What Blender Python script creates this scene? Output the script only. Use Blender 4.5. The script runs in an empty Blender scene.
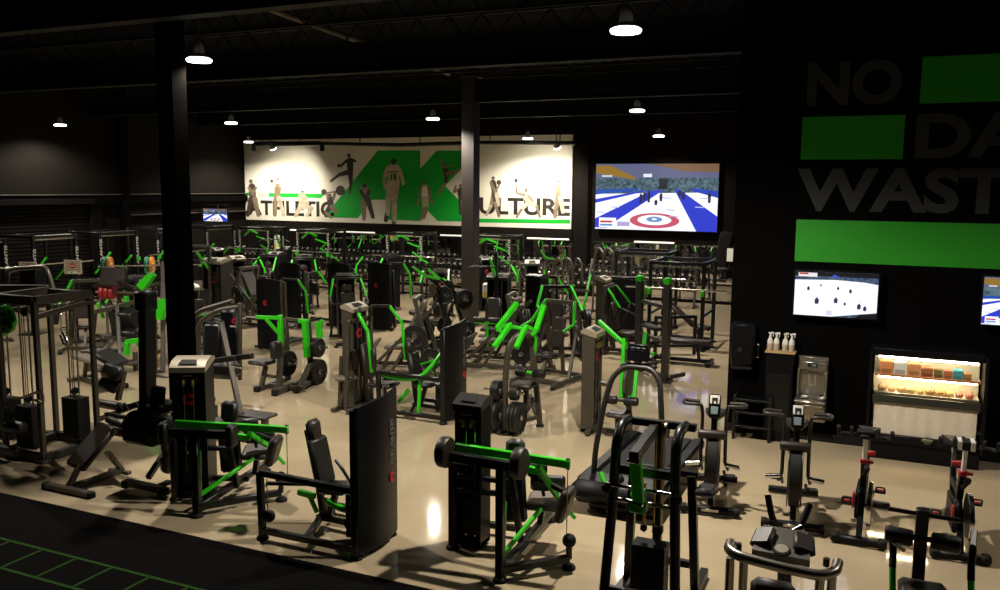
import bpy, bmesh, math, random
from mathutils import Vector as V, Matrix, Euler
random.seed(7)
SC = bpy.context.scene
COL = SC.collection
PI = math.pi
R = math.radians

# ------------------------------------------------------------------ camera and sight lines
FPX, YAW, PIT, ROL, EYE = 856.5, -0.42018, 0.127267, 0.00788, V((0, 0, 3.5))
_f = V((math.sin(YAW) * math.cos(PIT), math.cos(YAW) * math.cos(PIT), -math.sin(PIT)))
_r = V((math.cos(YAW), -math.sin(YAW), 0))
_u = _r.cross(_f)
_r, _u = _r * math.cos(ROL) + _u * math.sin(ROL), _u * math.cos(ROL) - _r * math.sin(ROL)
cd = bpy.data.cameras.new('camera')
cd.sensor_width = 36
cd.lens = FPX / 1000 * 36
cd.clip_end = 200
cam = bpy.data.objects.new('camera', cd)
COL.objects.link(cam)
cam.matrix_world = Matrix(((_r.x, _u.x, -_f.x, EYE.x), (_r.y, _u.y, -_f.y, EYE.y), (_r.z, _u.z, -_f.z, EYE.z), (0, 0, 0, 1)))
SC.camera = cam


def sight(x, y):
    return _f + _r * ((x - 500) / FPX) - _u * ((y - 295) / FPX)


def at(x, y, Y):            # where the sight line through a photo point meets the depth Y
    d = sight(x, y)
    return EYE + d * (Y / d.y)


def flo(x, y, z=0.0):       # ... meets the height z
    d = sight(x, y)
    return EYE + d * ((z - EYE.z) / d.z)


# ------------------------------------------------------------------ materials
def mat(name, col, rough=.5, metal=0.0, var=.12, scale=14, bump=0.0, emit=None, estr=1.0, spec=.5):
    m = bpy.data.materials.new(name)
    m.use_nodes = True
    nt = m.node_tree
    b = nt.nodes['Principled BSDF']
    b.inputs['Roughness'].default_value = rough
    b.inputs['Metallic'].default_value = metal
    b.inputs['Specular IOR Level'].default_value = spec
    tc = nt.nodes.new('ShaderNodeTexCoord')
    nz = nt.nodes.new('ShaderNodeTexNoise')
    nz.inputs['Scale'].default_value = scale
    nz.inputs['Detail'].default_value = 4
    nt.links.new(tc.outputs['Object'], nz.inputs['Vector'])
    mx = nt.nodes.new('ShaderNodeMix')
    mx.data_type = 'RGBA'
    mx.inputs[6].default_value = (*[c * (1 - var) for c in col], 1)
    mx.inputs[7].default_value = (*[min(1, c * (1 + var)) for c in col], 1)
    nt.links.new(nz.outputs['Fac'], mx.inputs[0])
    nt.links.new(mx.outputs[2], b.inputs['Base Color'])
    if bump:
        bp = nt.nodes.new('ShaderNodeBump')
        bp.inputs['Strength'].default_value = bump
        bp.inputs['Distance'].default_value = .01
        nt.links.new(nz.outputs['Fac'], bp.inputs['Height'])
        nt.links.new(bp.outputs['Normal'], b.inputs['Normal'])
    if emit:
        b.inputs['Emission Color'].default_value = (*emit, 1)
        b.inputs['Emission Strength'].default_value = estr
    return m


def screen(name, col, s=1.0):
    return mat(name, (.01, .01, .01), .3, emit=col, estr=s)


M = dict(
    black=mat('black_powder_coat', (.006, .006, .0065), .34, .0, spec=.4),
    satin=mat('black_satin_panel', (.0042, .0042, .0055), .40, spec=.2),
    grey=mat('taupe_grey_powder_coat', (.070, .060, .046), .40, .2),
    dgrey=mat('charcoal_powder_coat', (.028, .025, .021), .42, .15),
    green=mat('lime_green_powder_coat', (.032, .60, .010), .35, 0, var=.06),
    pad=mat('dark_brown_vinyl', (.022, .013, .010), .45, bump=.15, scale=60),
    bpad=mat('black_vinyl', (.007, .0065, .0065), .45, bump=.15, scale=60),
    tan=mat('taupe_vinyl', (.16, .13, .10), .5, bump=.1, scale=60),
    chrome=mat('chrome', (.75, .74, .72), .15, 1.0),
    steel=mat('brushed_steel', (.42, .39, .34), .3, .9),
    silver=mat('silver_grey_plastic', (.34, .29, .21), .42, .2),
    rubber=mat('black_rubber', (.008, .0075, .0075), .7, spec=.3),
    iron=mat('cast_iron', (.010, .0095, .009), .5, .2),
    stack=mat('weight_stack_steel', (.02, .02, .02), .4, .5),
    red=mat('red_plastic', (.45, .012, .02), .45),
    redp=mat('red_urethane', (.33, .02, .02), .4),
    white=mat('white_plastic', (.75, .73, .68), .5),
    yellow=mat('yellow_plastic', (.75, .68, .12), .5),
    letter=mat('white_lettering', (.6, .58, .55), .5),
    orange=mat('orange_urethane', (.6, .25, .03), .5),
    teal=mat('teal_urethane', (.02, .22, .12), .5),
    glass=mat('dark_display_glass', (.02, .025, .03), .12),
    lcd=mat('grey_display', (.18, .24, .25), .25),
    wall=mat('dark_brown_painted_wall', (.0068, .0048, .0033), .88, scale=3, spec=.15),
    wallb=mat('black_painted_wall', (.0020, .0016, .0015), .9, scale=3, spec=.05),
    ceil=mat('black_painted_deck', (.003, .003, .003), .9, spec=.05),
    joist=mat('black_painted_steel', (.006, .006, .006), .7, spec=.15),
    girt=mat('galvanised_girt', (.06, .052, .042), .6, .2),
    door=mat('brown_roller_door_slat', (.0052, .0038, .0028), .75, spec=.1),
    paper=mat('cream_sign_board', (.50, .42, .30), .6),
    brass=mat('brass_pulley', (.4, .27, .08), .3, .8),
    wood=mat('birch_plywood', (.42, .28, .13), .55),
)


# ------------------------------------------------------------------ mesh building
def frame_of(d):
    d = d.normalized()
    a = V((0, 0, 1)) if abs(d.z) < .95 else V((0, 1, 0))
    x = a.cross(d).normalized()
    return x, d.cross(x).normalized(), d


# surface patterns and printed marks that stay in one mesh
PATTERNS = {'ladder_marking', 'hole_pattern', 'console_legend', 'printed_text', 'printed_athlete', 'emblem', 'green_stripe', 'jersey_print', 'badge_mark', 'status_light', 'side_light', 'bar_pattern'}


class MB:
    def __init__(s):
        s.v, s.f, s.pr = [], [], []

    def add(s, vs, fs):
        n = len(s.v)
        s.pr.append((n, n + len(vs), len(s.f), len(s.f) + len(fs)))
        s.v += [tuple(p) for p in vs]
        s.f += [tuple(i + n for i in f) for f in fs]
        return s

    def box(s, c, d, rot=None, b=.006, ax=None):
        hx, hy, hz = d[0] / 2, d[1] / 2, d[2] / 2
        b = min(b, hx * .9, hy * .9, hz * .9)
        vs, idx = [], {}
        for i in (-1, 1):
            for j in (-1, 1):
                for k in (-1, 1):
                    for t, p in enumerate(((hx, hy - b, hz - b), (hx - b, hy, hz - b), (hx - b, hy - b, hz))):
                        idx[i, j, k, t] = len(vs)
                        vs.append(V((i * p[0], j * p[1], k * p[2])))
        g = lambda i, j, k, t: idx[i, j, k, t]
        fs = []
        for q in (-1, 1):
            fs.append((g(q, -1, -1, 0), g(q, 1, -1, 0), g(q, 1, 1, 0), g(q, -1, 1, 0)))
            fs.append((g(-1, q, -1, 1), g(1, q, -1, 1), g(1, q, 1, 1), g(-1, q, 1, 1)))
            fs.append((g(-1, -1, q, 2), g(1, -1, q, 2), g(1, 1, q, 2), g(-1, 1, q, 2)))
            for w in (-1, 1):
                fs.append((g(q, w, -1, 0), g(q, w, 1, 0), g(q, w, 1, 1), g(q, w, -1, 1)))
                fs.append((g(q, -1, w, 0), g(q, 1, w, 0), g(q, 1, w, 2), g(q, -1, w, 2)))
                fs.append((g(-1, q, w, 1), g(1, q, w, 1), g(1, q, w, 2), g(-1, q, w, 2)))
                for e in (-1, 1):
                    fs.append((g(q, w, e, 0), g(q, w, e, 1), g(q, w, e, 2)))
        c = V(c)
        if ax is not None:
            X, Yv, Z = ax
            vs = [c + X * p.x + Yv * p.y + Z * p.z for p in vs]
        else:
            if rot is not None:
                mt = Euler(rot).to_matrix()
                vs = [mt @ p for p in vs]
            vs = [c + p for p in vs]
        return s.add(vs, fs)

    def pad(s, c, d, rot=None, b=.03):
        return s.box(c, d, rot, b)

    def bar(s, p, q, w=.06, h=None, b=.006):
        p, q = V(p), V(q)
        if (q - p).length < 1e-5:
            return s
        x, y, z = frame_of(q - p)
        return s.box((p + q) / 2, (w, h or w, (q - p).length), b=b, ax=(x, y, z))

    def path(s, pts, w=.06, h=None):          # square tube through several points
        for p, q in zip(pts[:-1], pts[1:]):
            s.bar(p, q, w, h)
        return s

    def tube(s, pts, r=.02, n=8, bend=0.0, closed=False):
        pts = [V(p) for p in pts]
        if bend:
            out = [pts[0]]
            for a, c, e in zip(pts[:-2], pts[1:-1], pts[2:]):
                l1, l2 = (a - c).length, (e - c).length
                k = min(bend, l1 * .45, l2 * .45)
                A, E = c + (a - c).normalized() * k, c + (e - c).normalized() * k
                for t in range(6):
                    t /= 5
                    out.append(A * (1 - t) ** 2 + c * 2 * t * (1 - t) + E * t * t)
            pts = out + [pts[-1]]
        m = len(pts)
        vs, fs = [], []
        x = None
        for i, p in enumerate(pts):
            if closed:
                d = (pts[(i + 1) % m] - pts[i - 1])
            else:
                d = pts[min(i + 1, m - 1)] - pts[max(i - 1, 0)]
            d = d.normalized()
            if x is None:
                x, y, _ = frame_of(d)
            else:
                x = (x - d * x.dot(d)).normalized()
            y = d.cross(x)
            rr = r[i] if isinstance(r, (list, tuple)) else r
            for k in range(n):
                a = 2 * PI * k / n
                vs.append(p + x * math.cos(a) * rr + y * math.sin(a) * rr)
        for i in range(m if closed else m - 1):
            j = (i + 1) % m
            for k in range(n):
                l = (k + 1) % n
                fs.append((i * n + k, i * n + l, j * n + l, j * n + k))
        if not closed:
            fs.append(tuple(range(n))[::-1])
            fs.append(tuple((m - 1) * n + k for k in range(n)))
        return s.add(vs, fs)

    def lathe(s, p, d, prof, n=20):            # prof = [(distance along d, radius)]
        p, d = V(p), V(d).normalized()
        x, y, _ = frame_of(d)
        vs, fs = [], []
        for t, r in prof:
            for k in range(n):
                a = 2 * PI * k / n
                vs.append(p + d * t + (x * math.cos(a) + y * math.sin(a)) * max(r, .0005))
        m = len(prof)
        for i in range(m - 1):
            for k in range(n):
                l = (k + 1) % n
                fs.append((i * n + k, i * n + l, (i + 1) * n + l, (i + 1) * n + k))
        fs.append(tuple(range(n))[::-1])
        fs.append(tuple((m - 1) * n + k for k in range(n)))
        return s.add(vs, fs)

    def cyl(s, p, q, r, n=16, c=.005):
        p, q = V(p), V(q)
        L = (q - p).length
        c = min(c, L * .3, r * .5)
        return s.lathe(p, q - p, [(0, r - c), (c, r), (L - c, r), (L, r - c)], n)

    def roller(s, p, q, r):                    # upholstered roll with rounded ends
        p, q = V(p), V(q)
        L = (q - p).length
        e = min(r * .35, L * .2)
        return s.lathe(p, q - p, [(0, r * .75), (e * .3, r * .93), (e, r), (L - e, r), (L - e * .3, r * .93), (L, r * .75)], 16)

    def ball(s, c, r, n=12):
        c = V(c)
        return s.lathe(c - V((0, 0, r)), (0, 0, 1), [(r - r * math.cos(PI * i / 8), r * math.sin(PI * i / 8)) for i in range(9)], n)

    def ext(s, poly, d):                       # closed outline (3D points) pushed along d
        poly = [V(p) for p in poly]
        d = V(d)
        n = len(poly)
        vs = poly + [p + d for p in poly]
        fs = [tuple(range(n))[::-1], tuple(range(n, 2 * n))]
        fs += [(i, (i + 1) % n, n + (i + 1) % n, n + i) for i in range(n)]
        return s.add(vs, fs)

    def disc(s, c, ax, r, th, hub=.026, n=28):  # weight plate with raised rim and hub
        return s.lathe(V(c) - V(ax).normalized() * th / 2, ax, [(th * .1, hub), (0, hub), (0, r * .3), (th * .22, r * .36), (th * .22, r * .78), (0, r * .84), (0, r * .96), (th * .15, r), (th * .85, r), (th, r * .96), (th, r * .84), (th * .78, r * .78), (th * .78, r * .36), (th, r * .3), (th, hub), (th * .9, hub)], n)

    def clusters(s):                           # pieces that do not touch one another
        bb = []
        for a, b, c, d in s.pr:
            q = s.v[a:b]
            bb.append(([min(p[i] for p in q) - .004 for i in range(3)], [max(p[i] for p in q) + .004 for i in range(3)]))
        n = len(bb)
        g = list(range(n))
        for i in range(n):
            for j in range(i):
                if g[i] != g[j] and all(bb[i][0][k] <= bb[j][1][k] and bb[j][0][k] <= bb[i][1][k] for k in range(3)):
                    o, w = g[j], g[i]
                    g = [w if x == o else x for x in g]
        out = {}
        for i in range(n):
            out.setdefault(g[i], []).append(i)
        return list(out.values())

    def build(s, name, m, parent=None, sharp=40):
        if parent is not None and len(s.pr) > 1 and name not in PATTERNS:
            cl = s.clusters()
            if len(cl) > 1:
                res = []
                for ids in cl:
                    q = MB()
                    for i in ids:
                        a, b, c, d = s.pr[i]
                        n = len(q.v)
                        q.v += s.v[a:b]
                        q.f += [tuple(k - a + n for k in f) for f in s.f[c:d]]
                    res.append(q.build(name, m, parent, sharp))
                return max(res, key=lambda o: len(o.data.vertices))
        me = bpy.data.meshes.new(name)
        me.from_pydata(s.v, [], s.f)
        bm = bmesh.new()
        bm.from_mesh(me)
        bmesh.ops.recalc_face_normals(bm, faces=bm.faces)
        bm.to_mesh(me)
        bm.free()
        me.polygons.foreach_set('use_smooth', [True] * len(me.polygons))
        me.set_sharp_from_angle(angle=R(sharp))
        me.materials.append(m if not isinstance(m, str) else M[m])
        o = bpy.data.objects.new(name, me)
        COL.objects.link(o)
        if parent is not None:
            o.parent = parent
        return o


def tag(o, label, cat, group=None, kind=None):
    o['label'] = label
    o['category'] = cat
    if group:
        o['group'] = group
    if kind:
        o['kind'] = kind
    return o


def thing(name, label, cat, loc=(0, 0, 0), rz=0, group=None):
    o = bpy.data.objects.new(name, None)
    o.empty_display_size = .1
    COL.objects.link(o)
    o.location = V((loc[0], loc[1], loc[2] if len(loc) > 2 else 0))
    o.rotation_euler = (0, 0, R(rz))
    return tag(o, label, cat, group)


def struct(name, mb, m):
    o = mb.build(name, m)
    o['kind'] = 'structure'
    return o


def dup(o, loc=None, rz=None, label=None, parent=None):
    c = o.copy()
    COL.objects.link(c)
    if parent is not None:
        c.parent = parent
    if loc is not None:
        c.location = loc
    if rz is not None:
        c.rotation_euler = (0, 0, R(rz))
    if label:
        c['label'] = label
    for ch in list(o.children):
        dup(ch, parent=c)
    return c


def lettering(name, body, size, loc, rot, m, parent=None, bold=.0, sx=1.0, depth=.002, align='LEFT', fit=None):
    cu = bpy.data.curves.new(name, 'FONT')
    cu.body = body
    cu.size = size
    cu.align_x = align
    cu.offset = bold
    cu.extrude = depth
    cu.resolution_u = 4
    cu.materials.append(M[m] if isinstance(m, str) else m)
    tmp = bpy.data.objects.new(name, cu)
    COL.objects.link(tmp)
    dg = bpy.context.evaluated_depsgraph_get()
    me = bpy.data.meshes.new_from_object(tmp.evaluated_get(dg))
    bpy.data.objects.remove(tmp)
    if fit:                                     # stretch the letters to the real width and height of the wording
        xs = [v.co.x for v in me.vertices]
        ys = [v.co.y for v in me.vertices]
        kx, ky = fit[0] / (max(xs) - min(xs)), fit[1] / (max(ys) - min(ys))
        x0, y0 = min(xs), min(ys)
        for v in me.vertices:
            v.co.x = (v.co.x - x0) * kx
            v.co.y = (v.co.y - y0) * ky
    o = bpy.data.objects.new(name, me)
    COL.objects.link(o)
    o.location = loc
    o.rotation_euler = rot
    o.scale = (sx, 1, 1)
    if parent is not None:
        o.parent = parent
    return o


FRONT = (PI / 2, 0, 0)      # lettering that faces -Y
EAST = (PI / 2, 0, PI / 2)  # lettering that faces +X

# ------------------------------------------------------------------ the room
WB, WL, WR, WC = 26.0, -22.3, 12.4, -1.93      # back wall Y, left wall X, right block front Y and corner X
ZC = 6.6
fm = mat('polished_concrete_floor', (.47, .375, .245), .22, var=.18, scale=1.1)
nt = fm.node_tree
bs = nt.nodes['Principled BSDF']
tcn = [n for n in nt.nodes if n.type == 'TEX_COORD'][0]
n2 = nt.nodes.new('ShaderNodeTexNoise')
n2.inputs['Scale'].default_value = 2.2
n2.inputs['Detail'].default_value = 6
rp = nt.nodes.new('ShaderNodeMapRange')
rp.inputs['To Min'].default_value = .02
rp.inputs['To Max'].default_value = .10
nt.links.new(tcn.outputs['Object'], n2.inputs['Vector'])
nt.links.new(n2.outputs['Fac'], rp.inputs['Value'])
nt.links.new(rp.outputs['Result'], bs.inputs['Roughness'])
struct('floor', MB().box((-7, 11.3, -.1), (32, 31, .2), b=0), fm)
struct('ceiling', MB().box((-7, 11.3, ZC + .1), (32, 31, .2), b=0), 'ceil')
struct('wall_back', MB().box((-11, WB + .1, ZC / 2), (23, .2, ZC), b=0), 'wall')
struct('wall_left', MB().box((WL - .1, 11.3, ZC / 2), (.2, 31, ZC), b=0), 'wall')
struct('wall_front', MB().box((-7, -4.1, ZC / 2), (32, .2, ZC), b=0), 'wallb')
struct('wall_right', MB().box((WC + 5, WR + (WB + .2 - WR) / 2, ZC / 2), (10, WB + .2 - WR, ZC), b=0), 'wallb')
struct('wall_side', MB().box((8.1, 4.2, ZC / 2), (.2, 16.4, ZC), b=0), 'wallb')
struct('baseboard_right', MB().box((WC + 5, WR - .012, .06), (10, .024, .12)), 'rubber')

# columns that carry the roof beams
def column(x, y, w, m):
    mb = MB().box((x, y, ZC / 2), (w, w, ZC), b=.012).box((x, y, .01), (w * 1.5, w * 1.5, .02)).box((x, y, ZC - .5), (w * 1.25, w * 1.25, .04))
    return struct('column', mb, m)


column(-9.35, 19.1, .34, mat('brown_black_painted_column', (.020, .014, .010), .6))
column(-8.42, 8.50, .265, mat('black_painted_column', (.0016, .0014, .0013), .95, spec=.0))

# roof beams, joists and the pale duct
bm_ = MB()
for y in (3.0, 8.2, 13.4, 19.1, 23.6):
    bm_.box((-7, y, 5.75), (30.4, .02, .5), b=0).box((-7, y, 6.0), (30.4, .22, .03), b=0).box((-7, y, 5.5), (30.4, .22, .03), b=0)
struct('roof_beam', bm_, 'joist')
jo = MB()
for i in range(13):
    y = -.2 + i * 2.05
    jo.box((-7, y, 6.52), (30.4, .1, .05), b=0).box((-7, y, 6.12), (30.4, .08, .04), b=0)
    for k in range(46):
        x = -22 + k * .65
        jo.bar((x, y, 6.12), (x + .325, y, 6.52), .025).bar((x + .325, y, 6.52), (x + .65, y, 6.12), .025)
struct('roof_joist', jo, 'joist')
du = thing('ceiling_pipe', 'pale slanting pipe hung high under the dark roof', 'pipe', (-9, 13, 6.3))
db = MB()
for p, q in (((265, 7), (449, 74)), ((505, 97), (575, 116))):
    db.cyl(flo(*p, 6.3 if p[0] < 400 else 6.0) - V((-9, 13, 6.3)), flo(*q, 6.3 if p[0] < 400 else 6.0) - V((-9, 13, 6.3)), .055)
db.build('pipe_run', mat('beige_painted_pipe', (.09, .07, .04), .7), du)
hb = MB()
for k in range(5):
    p = flo(265, 7, 6.3).lerp(flo(449, 74, 6.3), k / 4) - V((-9, 13, 6.3))
    hb.cyl(p, p + V((0, 0, .28)), .012)
hb.build('hanger', 'joist', du)

# left wall: posts, ledges and the roller door
for i, y in enumerate((14.9, 20.2)):
    struct('trim_%d' % (i + 1), MB().box((WL + .12, y, 3.3), (.24, .26, 6.6)), 'wallb')
for i, (z, m) in enumerate(((3.12, 'girt'), (2.46, 'girt'), (2.94, 'wallb'))):
    y0 = 20.35 if i == 1 else 3
    struct('trim_%d' % (i + 3), MB().box((WL + .1, (y0 + 25.95) / 2, z), (.2, 25.95 - y0, .035 if i < 2 else .2)), m)
dd = MB()
for k in range(26):
    dd.box((WL + .07, 16.9, .06 + k * .108), (.05, 3.9, .1), b=.02)
dd.box((WL + .1, 14.9, 1.42), (.12, .1, 2.84)).box((WL + .1, 18.9, 1.42), (.12, .1, 2.84)).box((WL + .15, 16.9, 2.92), (.3, 4.1, .16))
struct('door_1', dd, 'door')

# rubber mat with the printed ladder
mt = thing('gym_mat', 'black rubber floor mat with green ladder marking along the front', 'mat', (-8, 2.2, 0))
MB().box((0, 0, .005), (14, 8.04, .01), b=.003).build('mat_sheet', mat('black_rubber_mat', (.0024, .0018, .0016), .9, bump=.3, scale=90, spec=.05), mt)
gl = mat('dark_green_floor_paint', (.014, .06, .004), .8, spec=.1)
lm = MB()
for y in (5.36, 4.92):
    lm.box((0, y - 2.2, .012), (13.5, .035, .004), b=0)
for k in range(22):
    lm.box((-7.5 + k * .455 + 1.06, 5.14 - 2.2, .012), (.028, .42, .004), b=0)
lm.build('ladder_marking', gl, mt)

# back wall: mirrors, pilaster and ledge
xs = [-22.2, -19.6, -17.0, -14.4, -11.8, -9.2]
mir = mat('mirror_silver', (.80, .80, .78), .015, 1.0, var=0)
pos = ['in the left corner', 'second from the left corner', 'under the left half of the mural', 'under the green emblem', 'under the right wording of the mural', 'below the big screen, left one', 'below the big screen, right one']
edges = [(-22.2, -19.62), (-19.58, -17.02), (-16.98, -14.42), (-14.38, -11.82), (-11.78, -9.1), (-8.35, -5.6), (-5.56, -3.2)]
for (a, b), t in zip(edges, pos):
    w = thing('wall_mirror', 'tall wall mirror fixed to the back wall, ' + t, 'mirror', ((a + b) / 2, WB, 0), 0, 'mirrors along the back wall')
    MB().box((0, -.012, .93), (b - a, .02, 1.62), b=.003).build('mirror_glass', mir, w)
    tm = MB().box((0, -.014, .11), (b - a, .028, .03))
    tm.build('bottom_channel', 'steel', w)
    MB().box((0, -.016, 1.755), (b - a, .032, .03)).build('top_channel', 'dgrey', w)
struct('trim_6', MB().box((-8.72, WB - .05, ZC / 2), (.3, .1, ZC)), 'wall')
struct('trim_7', MB().box((-15.7, WB - .03, 1.95), (13.2, .06, .34)), 'wall')
ls = mat('glowing_reflection_strip', (.8, .8, .75), .4, emit=(1, .92, .78), estr=.75)  # glow stands in for a bright band reflected along the mirror tops
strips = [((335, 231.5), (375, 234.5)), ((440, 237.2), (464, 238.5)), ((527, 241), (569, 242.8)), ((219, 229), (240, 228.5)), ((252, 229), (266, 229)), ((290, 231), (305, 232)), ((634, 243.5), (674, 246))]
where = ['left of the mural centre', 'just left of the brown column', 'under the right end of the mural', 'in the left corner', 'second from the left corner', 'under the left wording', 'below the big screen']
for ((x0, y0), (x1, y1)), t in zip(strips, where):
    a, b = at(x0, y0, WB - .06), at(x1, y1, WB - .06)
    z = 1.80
    w = thing('reflection_strip', 'slim white strip imitating a mirror-top reflection, ' + t, 'light', ((a.x + b.x) / 2, WB, z), 0, 'imitated reflections over the mirrors')
    MB().box((0, -.04, 0), (b.x - a.x, .05, .05)).build('glow_bar', ls, w)
    MB().box((0, -.012, 0), (b.x - a.x + .06, .024, .07)).build('housing', 'dgrey', w)  # backing of the added glowing strip, no lamp inside

# ------------------------------------------------------------------ mural
cream = mat('cream_mural_print', (.84, .79, .66), .6, var=.03, scale=2)
mgreen = mat('green_mural_print', (.0, .42, .03), .55, var=.04)
mdark = mat('brown_black_mural_print', (.022, .017, .012), .6)
mu = thing('wall_mural', 'long cream and green sports mural high on the back wall', 'mural', ((-22.25 - 9.1) / 2, WB, 0))
OM = mu.location


def mz(x, y, off=.062):
    p = at(x, y, WB - .06)
    return V((p.x, WB - off, p.z)) - OM


MB().box((0, -.03, 3.62), (13.1, .06, 2.98), b=.004).build('mural_panel', cream, mu)


def flat(mb, poly, off=.062, th=.004):
    mb.ext([mz(x, y, off) for x, y in poly], (0, -th, 0))


gm = MB()
flat(gm, [(378, 150.4), (420.3, 150.6), (420.3, 221), (385.5, 219.5), (385.5, 199.7), (372, 199.7), (358, 218), (324, 217)])
flat(gm, [(420.1, 169), (436.7, 150.6), (480, 150.6), (445, 185.6), (480, 221.5), (437.7, 221), (427, 210), (420.1, 218)])
gm.build('emblem', mgreen, mu)
gs = MB()
flat(gs, [(269, 193), (325, 193.8), (321, 198), (269, 196.8)])
flat(gs, [(247, 192.5), (256, 192.7), (256, 195.5), (247, 195.3)])
flat(gs, [(478, 218.6), (570, 219.8), (569.8, 223.6), (478, 222.3)])
gs.build('green_stripe', mgreen, mu)


def words(name, body, x0, x1, yt, yb, m, bold, off=.064):
    a, b, c = mz(x0, yb, off), mz(x1, yb, off), mz((x0 + x1) / 2, yt, off)
    d = mz((x0 + x1) / 2, yb, off)
    lettering(name, body, 1, (a.x, a.y, d.z), FRONT, m, mu, bold, depth=.002, fit=(b.x - a.x, c.z - d.z))


words('wording', 'ATHLETIC', 248.5, 334, 200.7, 216, mdark, .03)
words('wording', 'KULTURE', 464, 570, 197.8, 215, mdark, .03)
words('small_numerals', '24/7', 258, 268, 192.6, 197, mat('pale_grey_mural_print', (.45, .42, .35), .6), .01)
tones = [mat('sepia_figure_print_%d' % i, c, .6, var=.6, scale=4.5) for i, c in enumerate(((.24, .18, .12), (.055, .04, .03), (.50, .43, .32)))]
# printed athletes: (tone, limbs as x,y,r -> x,y,r, heads x,y,r)
ath = [
    (0, [(252, 187, 3.6, 253, 199, 3), (251, 199, 2.6, 248, 215, 1.8), (255, 199, 2.6, 258.5, 215, 1.8), (249, 188, 1.4, 254, 195, 1.2), (256, 188, 1.4, 252, 194, 1.2)], [(251, 181.5, 2)]),
    (2, [(278, 187, 3.6, 277, 198, 2.8), (276, 198, 2.4, 275, 215, 1.6), (279, 198, 2.4, 284, 215, 1.6), (275, 186, 1.3, 271, 181, 1.2), (281, 186, 1.3, 285, 182, 1.2)], [(278, 180, 2.1), (272, 181, 1.6)]),
    (2, [(302, 196, 3.4, 303, 206, 3.4), (301, 206, 2.6, 296, 215.5, 1.8), (305, 206, 2.6, 312, 208, 1.8), (312, 208, 1.8, 307, 215.5, 1.5), (299, 197, 1.3, 301, 206, 1.2), (306, 197, 1.3, 308, 203, 1.2)], [(302.5, 192.5, 2)]),
    (0, [(330, 199, 3, 331, 207, 3), (330, 207, 2.4, 326, 213, 2), (332, 207, 2.4, 336, 212, 2), (326, 213, 1.6, 331, 217, 1.4), (325, 193, .7, 341, 191, .7), (328, 199, 1.2, 327, 194, 1), (333, 199, 1.2, 335, 193, 1)], [(330, 195.5, 1.8), (324, 192, 3), (340.5, 190.5, 5)]),
    (1, [(350, 161, 3.4, 350.5, 172, 2.6), (350.5, 172, 2.5, 351, 184, 1.7), (351, 184, 1.6, 350, 193, 1.2), (349, 172, 2.5, 339, 175, 1.8), (339, 175, 1.6, 331, 181, 1.1), (347.5, 160, 1.4, 341, 166, 1.1), (353, 160, 1.4, 355.5, 161.5, 1.1)], [(349, 155.5, 2), (339, 165.6, 1.8)]),
    (0, [(365, 190, 4.4, 366, 200, 3.6), (364, 200, 2.8, 364, 219, 1.8), (368, 200, 2.8, 373, 217, 1.8), (361, 191, 1.8, 366, 199, 1.4), (369, 191, 1.8, 367, 198, 1.4)], [(364.5, 185.6, 2.3)]),
    (2, [(393.5, 169, 5.8, 393.5, 182, 5), (391.5, 182, 4.4, 388.5, 200, 3), (388.5, 200, 2.8, 388, 214, 2), (395.5, 182, 4.4, 394.5, 200, 3), (394.5, 200, 2.8, 394.5, 220, 2.2), (388.5, 168, 2.4, 384, 178, 2), (384, 178, 1.8, 385.5, 188, 1.5), (398.5, 168, 2.4, 402, 177, 2), (402, 177, 1.8, 403.5, 184, 1.5)], []),
    (1, [(387, 214, 2, 386, 220, 2.2), (394, 217, 2.2, 394, 222, 2.2)], [(393.7, 161.5, 3.4)]),
    (2, [(425, 188, 3.6, 425, 196, 3), (424, 196, 2.6, 424.5, 208, 1.8), (424.5, 208, 1.6, 421, 219, 1.2), (426, 196, 2.6, 427, 208, 1.8), (427, 208, 1.6, 424, 218, 1.2), (421.5, 187, 1.3, 417.5, 205, 1), (428.5, 187, 1.3, 432.5, 204, 1)], [(425, 183, 1.9)]),
    (0, [(445, 168, 2.6, 447, 175, 2.4), (447, 175, 2.2, 445, 184, 1.5), (445, 184, 1.4, 437.5, 195, .9), (448, 174, 2, 458, 171, 1.4), (458, 171, 1.3, 463.5, 166, .8), (444, 167, 1, 441.5, 158.5, .8), (446, 167, 1, 454, 165, .8)], [(443.3, 164, 1.6)]),
    (0, [(461, 191, 3.6, 462, 201, 3), (461, 201, 2.4, 461, 213, 1.8), (463, 201, 2.4, 464, 213, 1.8), (457.5, 190, 1.4, 454, 192, 1.2), (454, 192, 1.2, 456, 186, 1)], [(461, 186, 1.9)]),
    (1, [(493, 183, 3.2, 495, 192, 2.8), (494, 192, 2.4, 495, 203, 1.6), (491, 183, 1.4, 495, 191, 1.2), (495, 192, 1.2, 499, 186, 1), (495, 203, 1.6, 499, 216, 1.3)], [(493.3, 178.3, 1.9), (499, 182.5, 2.6)]),
    (0, [(493.5, 194, 2.2, 491, 206, 1.6), (491, 206, 1.5, 486.5, 215, 1.2), (497, 194, 2.2, 498.5, 205, 1.6)], []),
    (0, [(526, 195, 3, 529, 203, 2.8), (528, 203, 2.2, 521, 210, 1.5), (521, 210, 1.4, 517, 217, 1.1), (531, 203, 2.2, 537, 207, 1.5), (537, 207, 1.4, 540, 217, 1.1), (524, 195, 1.3, 517, 193, 1), (517, 193, 1, 516, 184, .6), (529, 196, 1.2, 533, 201, 1)], [(526.3, 190.5, 1.9), (516.3, 180.5, 2)]),
    (2, [(558.5, 188, 3.4, 559, 198, 3), (557.5, 198, 2.6, 555, 217, 1.7), (560.5, 198, 2.6, 563, 212, 1.7), (556, 187, 1.3, 550, 184.5, 1), (561, 187, 1.3, 562, 195, 1.1)], [(558.5, 182.6, 2)]),
]
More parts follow.
